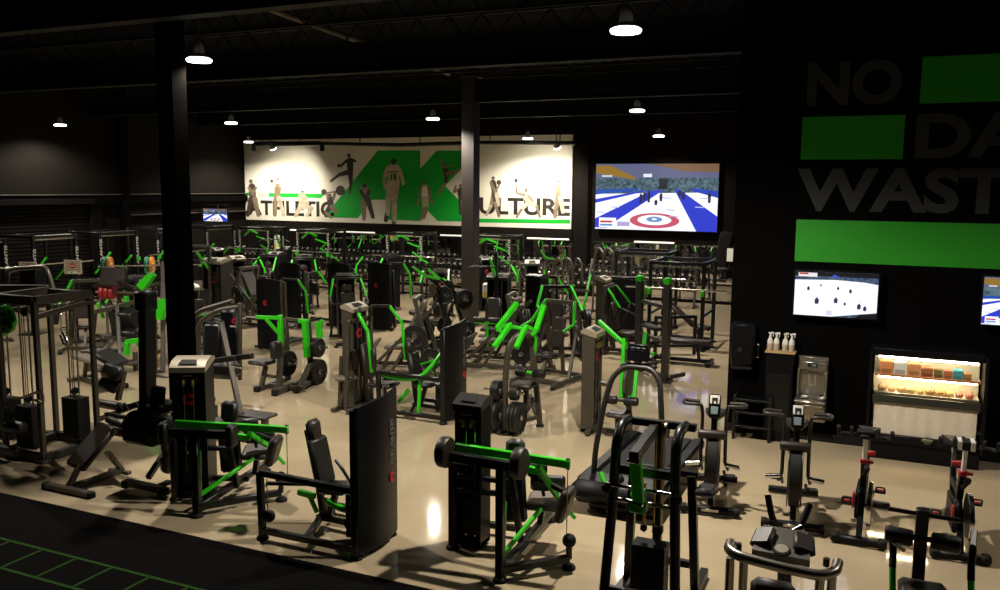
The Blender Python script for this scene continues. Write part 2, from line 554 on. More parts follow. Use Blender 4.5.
# skin, clothing and hair tones of each figure, in the same order
dress = [(0, 1), (2, 0), (2, 2), (0, 1), (1, 1), (1, 0), (2, 2), (1, 1), (0, 2), (0, 1), (0, 1), (0, 1), (2, 0), (0, 2), (2, 0)]
for (ti, limbs, heads), (sk, cl) in zip(ath, dress):
    sets = {}
    k = 0
    for i, (x0, y0, r0, x1, y1, r1) in enumerate(limbs):
        t_ = cl if i == 0 or (r0 > 2.1 and i < 6 and i % 2 == 1) else sk
        a = math.atan2(y1 - y0, x1 - x0)
        pts = [(x0 + r0 * math.cos(a + PI / 2 + PI * i_ / 8), y0 + r0 * math.sin(a + PI / 2 + PI * i_ / 8)) for i_ in range(9)]
        pts += [(x1 + r1 * math.cos(a - PI / 2 + PI * i_ / 8), y1 + r1 * math.sin(a - PI / 2 + PI * i_ / 8)) for i_ in range(9)]
        k += 1
        flat(sets.setdefault(t_, MB()), pts, .066 + k * .0006, .0006)
    for j, (x, y, r) in enumerate(heads):
        k += 1
        flat(sets.setdefault(1, MB()), [(x + r * math.cos(PI * i / 8) * .9, y + r * math.sin(PI * i / 8)) for i in range(16)], .066 + k * .0006, .0006)
        if j == 0 and r < 4:
            flat(sets.setdefault(sk, MB()), [(x + .1 + r * .62 * math.cos(PI * i / 8) * .9, y + r * .3 + r * .62 * math.sin(PI * i / 8)) for i in range(16)], .066 + (k + 1) * .0006, .0006)
            k += 1
    for t_, mb in sets.items():
        mb.build('printed_athlete', tones[t_], mu)
sh = MB()
flat(sh, [(388, 171.5), (399, 171), (399, 172), (388, 172.5)], .074, .0008)
flat(sh, [(391, 174), (392.3, 174), (392.3, 180), (391, 180)], .074, .0008)
flat(sh, [(394, 174), (396.5, 174), (396.5, 180), (394, 180)], .074, .0008)
sh.build('jersey_print', tones[1], mu)
wt = MB()
flat(wt, [(422.5, 187), (427.5, 187), (428, 196.5), (422, 196.5)], .0735, .0008)
wt.build('vest_print', mat('white_mural_print', (.85, .82, .72), .6), mu)

# rail with flood lamps in front of the mural
ra = thing('lamp_rail', 'black pipe rail with bent ends above the mural', 'rail', (-15.5, 25.0, 4.95))


def rl(x, y, Y=25.0):
    return at(x, y, Y) - V((-15.5, 25, 4.95))


ra_b = MB()
ra_b.tube([rl(254, 151), rl(254, 144), rl(322, 143.5), rl(322, 151)], .085, 12, .12)
ra_b.tube([rl(322, 143.5), rl(400, 145), rl(480, 142.5), rl(575, 143)], .065, 10)
ra_b.build('rail_pipe', 'black', ra)
ra_h = MB()
for x in (270, 300, 360, 420, 490, 560):
    p = rl(x, 143.5)
    ra_h.bar(p, p + V((0, 0, 1.5)), .03)
ra_h.build('drop_rod', 'joist', ra)
SPOTS = [(273, 148), (557, 146.5)]

# ------------------------------------------------------------------ wording on the right wall
WY = WR - .004
sg = thing('painted_slogan', 'grey slogan and green bars painted on the black right wall', 'slogan', (.9, WR, 0))
sgrey = mat('grey_wall_paint', (.046, .047, .05), .75, spec=.1)
sgreen = mat('green_wall_paint', (.012, .31, .005), .6, var=.05)
for body, x0, x1, zt, zb in (('NO', -1.05, .10, 5.16, 4.58), ('DAYS', .30, 2.50, 4.46, 3.88), ('WASTED', -1.12, 2.48, 3.765, 3.185)):
    lettering('slogan_word', body, 1, (x0 - .9, -.006, zb), FRONT, sgrey, sg, .035, depth=.002, fit=(x1 - x0, zt - zb))
gb = MB()
for x0, x1, zt, zb in ((.32, 2.48, 5.16, 4.58), (-1.09, .165, 4.445, 3.88), (-1.10, 2.48, 3.07, 2.50)):
    gb.box(((x0 + x1) / 2 - .9, -.004, (zt + zb) / 2), (x1 - x0, .006, zt - zb), b=.001)
gb.build('green_bar', sgreen, sg)

# ------------------------------------------------------------------ televisions
EM = {}


def em(c, s=1.0):
    k = (c, s)
    if k not in EM:
        EM[k] = screen('screen_pixels_%d' % len(EM), c, s)
    return EM[k]


def crowd(name, c1, c2, sc):
    m = screen(name, c1)
    nt = m.node_tree
    b = nt.nodes['Principled BSDF']
    vo = nt.nodes.new('ShaderNodeTexVoronoi')
    vo.inputs['Scale'].default_value = sc
    cr = nt.nodes.new('ShaderNodeValToRGB')
    cr.color_ramp.elements[0].color = (*c1, 1)
    cr.color_ramp.elements[1].color = (*c2, 1)
    tc = [n for n in nt.nodes if n.type == 'TEX_COORD'][0]
    nt.links.new(tc.outputs['Object'], vo.inputs['Vector'])
    nt.links.new(vo.outputs['Color'], cr.inputs['Fac'])
    nt.links.new(cr.outputs['Color'], b.inputs['Emission Color'])
    return m


CROWD = crowd('screen_crowd', (.006, .02, .035), (.13, .22, .27), 14)
CROWD2 = crowd('screen_crowd_small', (.01, .02, .05), (.10, .16, .28), 40)


def tv(label, loc, w, h, rz=0, tilt=0, arm=False):
    t = thing('television', label, 'television', loc, rz)
    MB().box((0, -.04, 0), (w + .05, .06, h + .05), b=.008).build('casing', 'satin', t)
    k = MB().box((0, .03, 0), (w * .4, .08, h * .5))
    if arm:
        k.box((0, 0, h / 2 + .14), (w * .9, .05, .04)).bar((0, .1, h / 2 + .14), (0, .02, h * .3), .05)
    k.build('wall_bracket', 'dgrey', t)

    def P(poly, m, lay, name='picture_area'):
        mb = MB()
        mb.ext([V((-w / 2 + u * w, -.071 - lay * .0012, h / 2 - v * h)) for u, v in poly], (0, -.001, 0))
        mb.build(name, m, t)
    return t, P


def ell(cx, cy, rx, ry, n=28):
    return [(cx + rx * math.cos(2 * PI * i / n), cy + ry * math.sin(2 * PI * i / n)) for i in range(n)]


def curling(P, full=True):
    W, B = em((.92, .95, 1.0), 1.15), em((.03, .05, .62))
    P([(0, 0), (1, 0), (1, 1), (0, 1)], W, 0)
    P([(0, 0), (1, 0), (1, .24), (0, .24)], em((.12, .13, .24)), 1)
    P([(0, .22), (1, .2), (1, .42), (0, .46)], CROWD, 2)
    P([(0, .03), (.12, .02), (.33, .20), (.33, .24), (0, .14)], em((.30, .17, .03)), 3)
    P([(.45, 0), (1, 0), (1, .13), (.72, .11)], em((.20, .11, .06)), 3)
    P([(.40, .15), (.47, .15), (.47, .2), (.40, .2)], em((.8, .85, 1)), 4)
    P([(.05, .17), (.14, .17), (.14, .2), (.05, .2)], em((.6, .65, .7)), 4)
    P([(.53, .22), (.60, .22), (.60, .38), (.53, .38)], em((.01, .02, .03)), 4)
    P([(0, .40), (.36, .365), (.36, .40), (0, .47)], em((.02, .08, .45)), 3)
    P([(0, .60), (0, .54), (.40, .40), (.45, .40)], B, 4)
    P([(.0, .84), (.47, .40), (.57, .39), (.19, .86), (.10, .98), (0, .98)], B, 4)
    P([(.655, .385), (.70, .385), (1, .77), (1, 1), (.84, 1)], B, 4)
    P([(.79, .36), (1, .40), (1, .50), (.79, .40)], em((.02, .06, .5)), 3)
    P(ell(.50, .855, .205, .115), em((.62, .10, .16)), 5)
    P(ell(.50, .845, .14, .078), W, 6)
    P(ell(.50, .835, .066, .042), em((.16, .30, .62)), 7)
    P(ell(.50, .833, .022, .014), W, 8)
    for x, y, hh in ((.385, .52, .14), (.415, .49, .12), (.45, .50, .16), (.51, .58, .08), (.55, .50, .12), (.70, .44, .09), (.73, .47, .11), (.935, .5, .15)):
        P([(x - .010, y + hh / 2), (x - .014, y - hh * .2), (x - .006, y - hh / 2), (x + .006, y - hh / 2), (x + .013, y - hh * .2), (x + .009, y + hh / 2)], em((.025, .02, .06)), 9)
    if full:
        P([(.035, .825), (.18, .825), (.18, .97), (.035, .97)], W, 9)
        P([(.045, .87), (.15, .87), (.15, .90), (.045, .90)], em((.6, .03, .06)), 10)
        P([(.045, .92), (.15, .92), (.15, .95), (.045, .95)], em((.12, .3, .7)), 10)
        P([(.19, .88), (.295, .88), (.295, .95), (.19, .95)], em((.45, .42, .7)), 9)
        for x, y in ((.17, .65), (.05, .73), (.63, .68), (.6, .5), (.9, .5), (.86, .63), (.66, .77)):
            P([(x - .035, y), (x + .035, y + .004), (x + .035, y + .02), (x - .035, y + .016)], em((.5, .55, .75)), 9)


a, b = at(596.8, 164, WB - .1), at(716.8, 232, WB - .1)
t, P = tv('huge screen showing a curling match on the back wall', ((a.x + b.x) / 2, WB - .07, (a.z + b.z) / 2), b.x - a.x, a.z - b.z)
curling(P)
a, b = at(203.5, 208.5, 23.3), at(227.5, 221.5, 23.3)
t, P = tv('small television showing curling in the far left corner', ((a.x + b.x) / 2, 23.35, (a.z + b.z) / 2), b.x - a.x, a.z - b.z, 0, 0, True)
MB().bar((0, .04, .1), (-1.6, .04, .1), .05).build('wall_arm', 'dgrey', t)
curling(P, False)
t, P = tv('wall television showing a hockey game under the green bar', (-.545, WR - .075, 2.08), 1.04, .60)
P([(0, 0), (1, 0), (1, 1), (0, 1)], em((.93, .95, 1), 1.15), 0)
P([(0, 0), (1, 0), (1, .10), (0, .10)], em((.005, .006, .01)), 1)
P([(0, .10), (1, .10), (1, .24), (.85, .20), (.5, .17), (0, .2)], CROWD2, 2)
P([(.04, .03), (.27, .03), (.27, .12), (.04, .12)], em((.85, .85, .85)), 3)
P([(.05, .035), (.16, .035), (.16, .07), (.05, .07)], em((.6, .02, .03)), 4)
P([(.47, .05), (.53, .09), (.50, .13), (.45, .1)], em((.05, .1, .7)), 3)
P([(.46, 1), (1, .86), (1, 1)], CROWD2, 2)
P([(.74, 1), (.80, .92), (1, .89), (1, 1)], em((.004, .004, .01)), 3)
for x, y, s in ((.17, .38, .05), (.32, .30, .03), (.53, .35, .04), (.68, .40, .05), (.28, .65, .08), (.51, .62, .07), (.62, .69, .04), (.79, .73, .07), (.86, .77, .06)):
    P([(x - s * .3, y + s), (x - s * .35, y - s * .2), (x, y - s), (x + s * .35, y - s * .1), (x + s * .25, y + s)], em((.03, .035, .10)), 4)
P([(.4, .86), (.47, .86), (.47, .97), (.40, .97)], em((.70, .74, .85)), 4)
t, P = tv('wall television showing curling at the right edge of the black wall', (1.71, WR - .075, 2.11), 1.04, .60)
curling(P)

# ------------------------------------------------------------------ pendant lights
lens = mat('pendant_lens', (.9, .9, .88), .3, emit=(1.0, .97, .90), estr=6)
hous = mat('pendant_housing', (.30, .28, .24), .45, .3)


def pendant(x, y, z, label, power, seen=True, r=.16):
    p = thing('pendant_light', label, 'light', (x, y, z), 0, 'pendant lights')
    MB().lathe((0, 0, 0), (0, 0, 1), [(0, r * .92), (.015, r), (.035, r), (.05, r * .85)], 24).build('lens', lens, p)
    MB().lathe((0, 0, .05), (0, 0, 1), [(0, r * .86), (.03, r * .62), (.05, r * .45), (.13, r * .42), (.19, .04)], 20).build('housing', hous, p)
    MB().cyl((0, 0, .23), (0, 0, 6.12 - z), .008, 6).build('cord', 'dgrey', p)
    l = bpy.data.lights.new('pendant_lamp', 'SPOT')
    l.energy = power
    l.color = (1.0, .92, .79)
    l.spot_size = R(152)
    l.spot_blend = .55
    l.shadow_soft_size = .075
    o = bpy.data.objects.new('pendant_lamp', l)
    COL.objects.link(o)
    o.location = (x, y, z - .02)
    return p


PW = 1180
for x, y, z, lab, pw in (
        (-8.2, 8.77, 5.05, 'nearest left pendant light, hung in front of the black column', PW * .8),
        (-2.52, 8.73, 5.05, 'largest bright pendant light, upper right of centre', PW * 1.1),
        (-21.2, 17.2, 5.05, 'pendant light farthest left, near the roller door', PW * .55),
        (-15.87, 18.06, 5.05, 'pendant light above the left end of the mural, upper one', PW),
        (-10.07, 18.5, 5.05, 'pendant light hung before the middle of the mural', PW),
        (-4.87, 17.88, 5.05, 'pendant light hung before the big screen, nearer one', PW),
        (-20.6, 24.3, 4.92, 'pendant light beside the mural corner, lower one', PW * .7),
        (-10.1, 24.6, 4.90, 'small pendant light above the right part of the mural', PW * .95),
        (-6.0, 24.4, 4.90, 'small pendant light farther back above the big screen', PW * .35),
        (-14.0, 8.9, 5.05, 'pendant light over the left machines', PW * .75),
        (3.3, 8.7, 5.05, 'pendant light over the right bikes', PW * .22)
        ):
    pendant(x, y, z, lab, pw)
for i, (x, y) in enumerate(SPOTS):
    q = at(x, y, 23.5)
    p = thing('flood_lamp', ('left' if i == 0 else 'right') + ' flood lamp shining on the mural', 'light', q, 0, 'flood lamps on the mural')
    MB().lathe((0, 0, 0), (0, .55, -.8), [(0, .07), (.015, .10), (.04, .11)], 20).build('lens', lens, p)
    MB().lathe((0, 0, 0), (0, -.55, .8), [(0, .105), (.06, .08), (.12, .05)], 16).build('housing', hous, p)
    MB().bar((0, -.03, .08), (0, -.05, .25), .03).cyl((0, -.05, .22), (0, -.05, 5.98 - q.z), .015, 8).build('bracket', 'black', p)
    l = bpy.data.lights.new('flood_beam', 'SPOT')
    l.energy = 440
    l.color = (1.0, .93, .76)
    l.spot_size = R(76)
    l.spot_blend = 1.0
    l.shadow_soft_size = .1
    o = bpy.data.objects.new('flood_beam', l)
    COL.objects.link(o)
    o.location = q + V((0, .08, -.1))
    tgt = at(294, 190, WB) if i == 0 else at(545, 190, WB)
    o.rotation_euler = (tgt - o.location).to_track_quat('-Z', 'Y').to_euler()

# world: almost dark interior
w = bpy.data.worlds.new('world')
SC.world = w
w.use_nodes = True
w.node_tree.nodes['Background'].inputs['Color'].default_value = (.9, .95, 1, 1)
w.node_tree.nodes['Background'].inputs['Strength'].default_value = .004
SC.view_settings.view_transform = 'Standard'
SC.view_settings.look = 'None'
SC.view_settings.gamma = 1
SC.view_settings.use_curve_mapping = False
SC.view_settings.exposure = 0
SC.cycles.use_denoising = True
SC.cycles.max_bounces = 6
SC.cycles.sample_clamp_indirect = 4

# ------------------------------------------------------------------ machine pieces (all in the machine's own space, metres)
def feet(R_, pts, r=.055, m='rubber'):
    for x, y in pts:
        MB().lathe((x, y, 0), (0, 0, 1), [(0, r), (.018, r), (.04, r * .75), (.045, r * .5)], 16).build('rubber_foot', m, R_)


def emblem(R_, c, s, m='red', face='-y'):
    """small round red crest with a cut-out, as on the shrouds"""
    x, y, z = c
    pts = []
    for i in range(20):
        a = R(40) + R(290) * i / 19
        pts.append((s * math.cos(a), s * math.sin(a)))
    for i in range(20):
        a = R(330) - R(290) * i / 19
        pts.append((s * .38 * math.cos(a) + s * .12, s * .38 * math.sin(a)))
    if face == '-y':
        poly, d = [V((x + p, y, z + q)) for p, q in pts], (0, -.003, 0)
    else:
        poly, d = [V((x, y + p, z + q)) for p, q in pts], (.003, 0, 0)
    return MB().ext(poly, d).build('emblem', m, R_)


def tower(R_, x, y, w, d, h, shell='satin', cap='silver', mark=True, rz=0, lod=0):
    """weight-stack tower whose open front looks to -y; x, y is the middle of the front edge"""
    T = thing_part(R_, x, y, rz)
    t = .035
    mb = MB()
    for s in (-1, 1):
        mb.ext([V((s * w / 2 - (t if s > 0 else 0), 0, .03)), V((s * w / 2 - (t if s > 0 else 0), d, .03)), V((s * w / 2 - (t if s > 0 else 0), d, h - .03)), V((s * w / 2 - (t if s > 0 else 0), 0, h - .12))], (t, 0, 0))
    mb.box((0, d - .02, h / 2), (w - .02, .03, h - .1))
    mb.box((0, d / 2, .05), (w, d, .06))
    T(mb, 'tower_shell', shell)
    cp = MB().ext([V((-w / 2 - .012, -.03, h - .11)), V((-w / 2 - .012, -.03, h - .05)), V((-w / 2 - .012, .06, h)), V((-w / 2 - .012, d * .7, h + .025)), V((-w / 2 - .012, d + .02, h - .01)), V((-w / 2 - .012, d + .02, h - .05))], (w + .024, 0, 0))
    c = T(cp, 'tower_cap', cap)
    rc = MB().ext([V((-w * .28, .0 + .004, h - .022)), V((w * .28, .0 + .004, h - .022)), V((w * .22, .085, h + .012)), V((-w * .22, .085, h + .012))], (0, 0, .006))
    T(rc, 'cup_recess', 'rubber')
    n = 10
    if lod < 2:
        st = MB()
        for k in range(n):
            st.box((0, d * .45, .14 + k * .036), (w - .11, d * .5, .033), b=.004)
        T(st, 'weight_stack', 'stack')
        rd = MB()
        for s in (-1, 1):
            rd.cyl((s * w * .17, d * .28, .1), (s * w * .17, d * .28, h - .16), .009, 8)
        T(rd, 'guide_rod', 'chrome')
    if lod < 1:
        for s in (-1, 1):
            T(MB().disc((s * w * .14, .0, h - .23), (1, 0, 0), .045, .02, .01, 16), 'pulley', 'brass')
        bb = MB().box((0, .012, h - .155), (w - .05, .02, .07))
        T(bb, 'name_plate', 'satin')
        T(MB().box((-w * .28, 0, h - .15), (.03, .006, .022)), 'badge', 'red')
        T(MB().box((-.01, 0, h - .15), (w * .32, .006, .014)), 'badge', 'letter')
        T(MB().box((-w * .3, -.0, h - .21), (.035, .008, .04)), 'instruction_label', 'lcd')
        if mark:
            T(MB().box((0, .022, h * .66), (w - .075, .012, h * .30)), 'front_plate', 'satin')
            T(MB().cyl((-w * .14, .002, h * .2), (-w * .14, .002, h - .23), .004, 6).cyl((w * .14, .002, h * .2), (w * .14, .002, h - .23), .004, 6), 'cable', 'steel')
    if mark:
        T(MB().box((0, .10, h * .52), (w - .09, .012, h * .62)), 'front_shroud', 'glass') if lod > 1 else None
        f = emblem_mb((0, .014 if lod < 1 else .005, h * .73), w * .19)
        T(f, 'emblem', 'red')


def emblem_mb(c, s):
    x, y, z = c
    pts = []
    for i in range(18):
        a = R(40) + R(290) * i / 17
        pts.append((s * math.cos(a), s * math.sin(a)))
    for i in range(18):
        a = R(330) - R(290) * i / 17
        pts.append((s * .38 * math.cos(a) + s * .12, s * .38 * math.sin(a)))
    return MB().ext([V((x + p, y, z + q)) for p, q in pts], (0, -.003, 0))


def thing_part(R_, x, y, rz=0, z=0):
    """builds parts of R_ shifted and turned to a spot on the machine"""
    mt = Matrix.Translation((x, y, z)) @ Matrix.Rotation(R(rz), 4, 'Z')

    def go(mb, name, m, parent=None):
        mb.v = [tuple(mt @ V(p)) for p in mb.v]
        return mb.build(name, m, parent or R_)
    return go


def plates_on(P0, ax, lst, label, group, name='weight_plate'):
    """loose plates on a peg at world point P0 along ax; lst = [(offset, radius, thickness)]"""
    ax = V(ax).normalized()
    for i, (o, r, th) in enumerate(lst):
        p = V(P0) + ax * o
        t = thing(name, label.replace('weight plates', 'weight plate'), 'weight plate', p, 0, group)
        MB().disc((0, 0, 0), ax, r, th).build('plate_body', 'iron', t)
        MB().lathe(-ax * (th / 2 + .003), ax, [(0, .03), (0, .042), (th + .006, .042), (th + .006, .03)], 16).build('hub_ring', 'steel', t)


def grip(mb, p, q, r=.018):
    return mb.roller(p, q, r)


# --- seated machine with the tall curved rear panel (front rail, seat facing the panel)
def panel_machine(label, loc, rz=0, h=1.52, bent_arm=False, front_post=.69, mark=True):
    T = thing('shroud_machine', label, 'gym machine', loc, rz)
    # origin: foot of the panel's near edge; seat lies towards -x
    fr = MB()
    fr.bar((-1.14, 0, .03), (-1.155, 0, front_post), .062).bar((-1.15, 0, front_post - .01), (0, 0, front_post - .03), .06).bar((-1.14, 0, .09), (0, 0, .09), .06)
    fr.bar((-.04, 0, .02), (-.04, 0, h - .08), .075).bar((-.04, .60, .02), (-.04, .60, h - .06), .06)
    fr.bar((-.95, .86, .09), (-.62, 0, .09), .06).bar((-.85, .5, .1), (0, .5, .1), .055).bar((-.95, .86, .09), (-.5, .86, .09), .06)
    fr.bar((-1.1, .02, .57), (-.55, .25, .57), .035)
    fr.build('frame', 'black', T)
    feet(T, [(-1.14, 0), (-.04, 0), (-.04, .62), (-.95, .86)], .06)
    # curved shroud: an arc in plan, bulging towards +x
    n = 10
    vs = []
    pf = MB()
    prof = [V((.008 + .055 * math.sin(PI * i / n), -.03 + .70 * i / n, 0)) for i in range(n + 1)]
    inner = [p + V((-.03, 0, 0)) for p in prof[::-1]]
    zt = lambda p: h - .055 + .055 * min(1, max(0, (p.y + .03) / .70)) ** .7
    base = prof + inner
    m_ = len(base)
    vs = [V((p.x, p.y, .05)) for p in base] + [V((p.x, p.y, zt(p))) for p in base]
    fs = [(i, (i + 1) % m_, m_ + (i + 1) % m_, m_ + i) for i in range(m_)]
    for i in range(n):
        fs.append((i, i + 1, m_ - 2 - i, m_ - 1 - i))
        fs.append((m_ + i, m_ + i + 1, 2 * m_ - 2 - i, 2 * m_ - 1 - i))
    pf.add(vs, fs).build('shroud_panel', 'satin', T, 35)
    # lettering up the far edge of the shroud, and the crest
    if mark:
        e = MB()
        pts = []
        s = .05
        for i in range(18):
            a = R(40) + R(290) * i / 17
            pts.append((s * math.cos(a), s * math.sin(a)))
        for i in range(18):
            a = R(330) - R(290) * i / 17
            pts.append((s * .38 * math.cos(a) + s * .12, s * .38 * math.sin(a)))
        e.ext([V((.045, .50 + p, .66 + q)) for p, q in pts], (.018, 0, 0)).build('emblem', 'red', T)
        lettering('wording', 'ATLANTIS', .1, (.052, .535, .78), (PI / 2, -PI / 2, PI / 2), mat('grey_wording', (.11, .10, .095), .5), T, .002, depth=.004, fit=(.46, .07))
    # weight stack behind the panel
    st = MB()
    for k in range(12):
        st.box((-.17, .3, .15 + k * .036), (.14, .36, .033), b=.004)
    st.build('weight_stack', 'stack', T)
    MB().cyl((-.17, .2, .1), (-.17, .2, h - .12), .01, 8).cyl((-.17, .4, .1), (-.17, .4, h - .12), .01, 8).build('guide_rod', 'chrome', T)
    # seat
    sp = MB()
    sp.bar((-.78, .52, .08), (-.86, .52, .62), .07, .05).bar((-.72, .52, .10), (-.62, .52, .40), .06).bar((-.86, .52, .5), (-.97, .52, 1.0), .05)
    sp.build('seat_post', 'black', T)
    MB().pad((-.60, .52, .44), (.34, .32, .07), (0, R(-6), 0)).build('seat', 'bpad', T)
    MB().pad((-.80, .52, .69), (.075, .30, .50), (0, R(-13), 0)).build('backrest', 'bpad', T)
    MB().pad((-.885, .52, 1.0), (.09, .21, .24), (0, R(-8), 0), .04).build('head_pad', 'pad', T)
    for dy in (.34, .70):
        g = MB().tube([(-.3, dy, .55), (-.42, dy, .72), (-.50, dy, .80)], .017, 8, .04)
        g.build('hand_grip', 'chrome' if dy < .5 else 'dgrey', T)
    ga = MB()
    if not bent_arm:
        ga.bar((-1.05, .46, .345), (-.84, .46, .33), .05, .06).bar((-.92, .46, .34), (-.82, .46, .16), .04)
        ga.tube([(-.60, .34, .36), (-.45, .34, .31), (-.3, .34, .30), (-.12, .36, .33)], .035, 8, .1)
        ga.tube([(-.60, .70, .36), (-.45, .70, .31), (-.3, .70, .30), (-.12, .66, .33)], .035, 8, .1)
    else:
        ga.tube([(-1.12, .06, .62), (-.70, .03, .60), (-.42, .03, .66), (-.22, .08, .90), (-.16, .16, 1.02)], .034, 8, .14)
        ga.bar((-.45, .04, .64), (-.47, .02, .10), .045).bar((-.8, .3, .38), (-.98, .3, .16), .05)
        ga.bar((-.30, .25, .86), (-.12, .25, .98), .09, .06).bar((-.62, .35, .78), (-.30, .25, .9), .03)
    ga.build('lever_arm', 'green', T)
    MB().cyl((-1.07, .0, .30), (-1.07, .0, .63), .006, 6).build('cable', 'steel', T)
    MB().ball((-1.07, .02, .24), .062).build('ball_stop', 'rubber', T)
    MB().box((-.66, .40, .34), (.035, .02, .05)).build('adjust_tag', 'red', T)
    MB().cyl((-.18, .1, .28), (-.18, .2, .28), .07, 14).build('pivot_hub', 'rubber', T)
    return T


# --- lever machine with a stack tower, thick roll pads and a long green beam (two of these in the front row)
def lever_machine(label, loc, rz=0, k=0, zb=0.0, px=.63, py=-.50, bl=1.10):
    T = thing('lever_machine', label, 'gym machine', loc, rz)
    cap = 'silver' if k else 'dgrey'
    tower(T, 0.10 if k else .06, 0, .36 if k else .28, .40 if k else .22, 1.55 if k else 1.48, 'satin', cap, mark=bool(k), rz=12 if k else 0)
    fr = MB()
    fr.bar((-.07, -.06, .02), (-.07, -.06, 1.02 + zb), .07).bar((-.06, -.28, 1.0 + zb), (.76, -.28, .99 + zb), .07, .09).bar((-.07, -.28, 1.0 + zb), (-.07, -.03, 1.0 + zb), .06)
    fr.bar((px - .1, -.28, .97 + zb), (px, py, .03), .075).bar((px, py + .02, .10), (1.10, .08 * k, .10), .065).bar((px, py + .02, .10), (.55, .98, .10), .07)
    fr.bar((.05, .40, .10), (.57, .45, .10), .06).bar((-.05, .0, .72), (.45, .15, .68), .05).bar((-.05, 0, .58), (.45, .15, .55), .05)
    fr.bar((.45, .16, .75), (.55, .16, .10), .06).bar((.55, .35, .72), (1.0, .10, .69), .045)
    fr.bar((.57, .62, .10), (.62, .62, .45), .06)
    fr.build('frame', 'black', T)
    feet(T, [(-.07, -.06), (px, py), (1.10, .08 * k), (.55, .98)], .065)
    for x in (-.03, .72):
        if k:
            MB().pad((x, -.30, .99 + zb), (.09, .16, .24), None, .02).build('square_pad', 'bpad', T)
        else:
            MB().roller((x - .05, -.30, 1.04), (x + .055, -.30, 1.04), .145).build('roll_pad', 'pad', T)
    gr = MB()
    gr.bar((.0, -.14, 1.05 + zb), (bl, -.02, 1.0 + zb), .055, .075).bar((.10, .05, .93 + zb), (.80, .0, .88 + zb), .05, .06).bar((.04, -.14, 1.04 + zb), (.12, .05, .95 + zb), .05)
    gr.bar((px - .06, py + .20, .66), (px - .04, py + .12, .14), .05).bar((px - .04, py + .14, .18), (.72, .25, .42), .04).bar((.80, -.05, .95 + zb), (.86, .3, .56), .05)
    gr.bar((.86, .3, .56), (.98, .5, .28), .035)
    gr.build('lever_arm', 'green', T)
    MB().pad((.43, .27, .53), (.24, .08, .56), (R(-14), R(-6), R(14))).build('backrest', 'bpad', T)
    MB().pad((.40, .36, .92), (.19, .10, .24), (R(-8), 0, R(8)), .04).build('head_pad', 'bpad', T)
    MB().pad((.70, .40, .44), (.34, .30, .07), (R(14), 0, R(10))).build('seat', 'tan' if not k else 'pad', T)
    MB().pad((.74, .38, .64), (.34, .10, .17), (R(20), 0, R(20))).build('thigh_pad', 'bpad', T)
    MB().pad((1.01, .12, .56), (.10, .22, .34), (R(6), R(18), 0), .03).build('foot_pad', 'pad', T)
    MB().roller((.58, .30, .80), (.74, .36, .80), .06).bar((.66, .33, .80), (.70, .38, .5), .03).build('roller', 'bpad', T)
    MB().cyl((bl - .02, -.02, .34), (bl - .02, -.02, 1.0 + zb), .005, 6).build('cable', 'brass', T)
    MB().cyl((bl - .02, -.02, .95 + zb), (bl - .02, -.02, 1.05 + zb), .022, 8).build('cable_end', 'rubber', T)
    MB().ball((1.10, .08 * k, .27), .065).build('ball_stop', 'rubber', T)
    MB().lathe((1.10, .08 * k, .1), (0, 0, 1), [(0, .03), (.11, .03)], 10).build('stop_post', 'black', T)
    return T


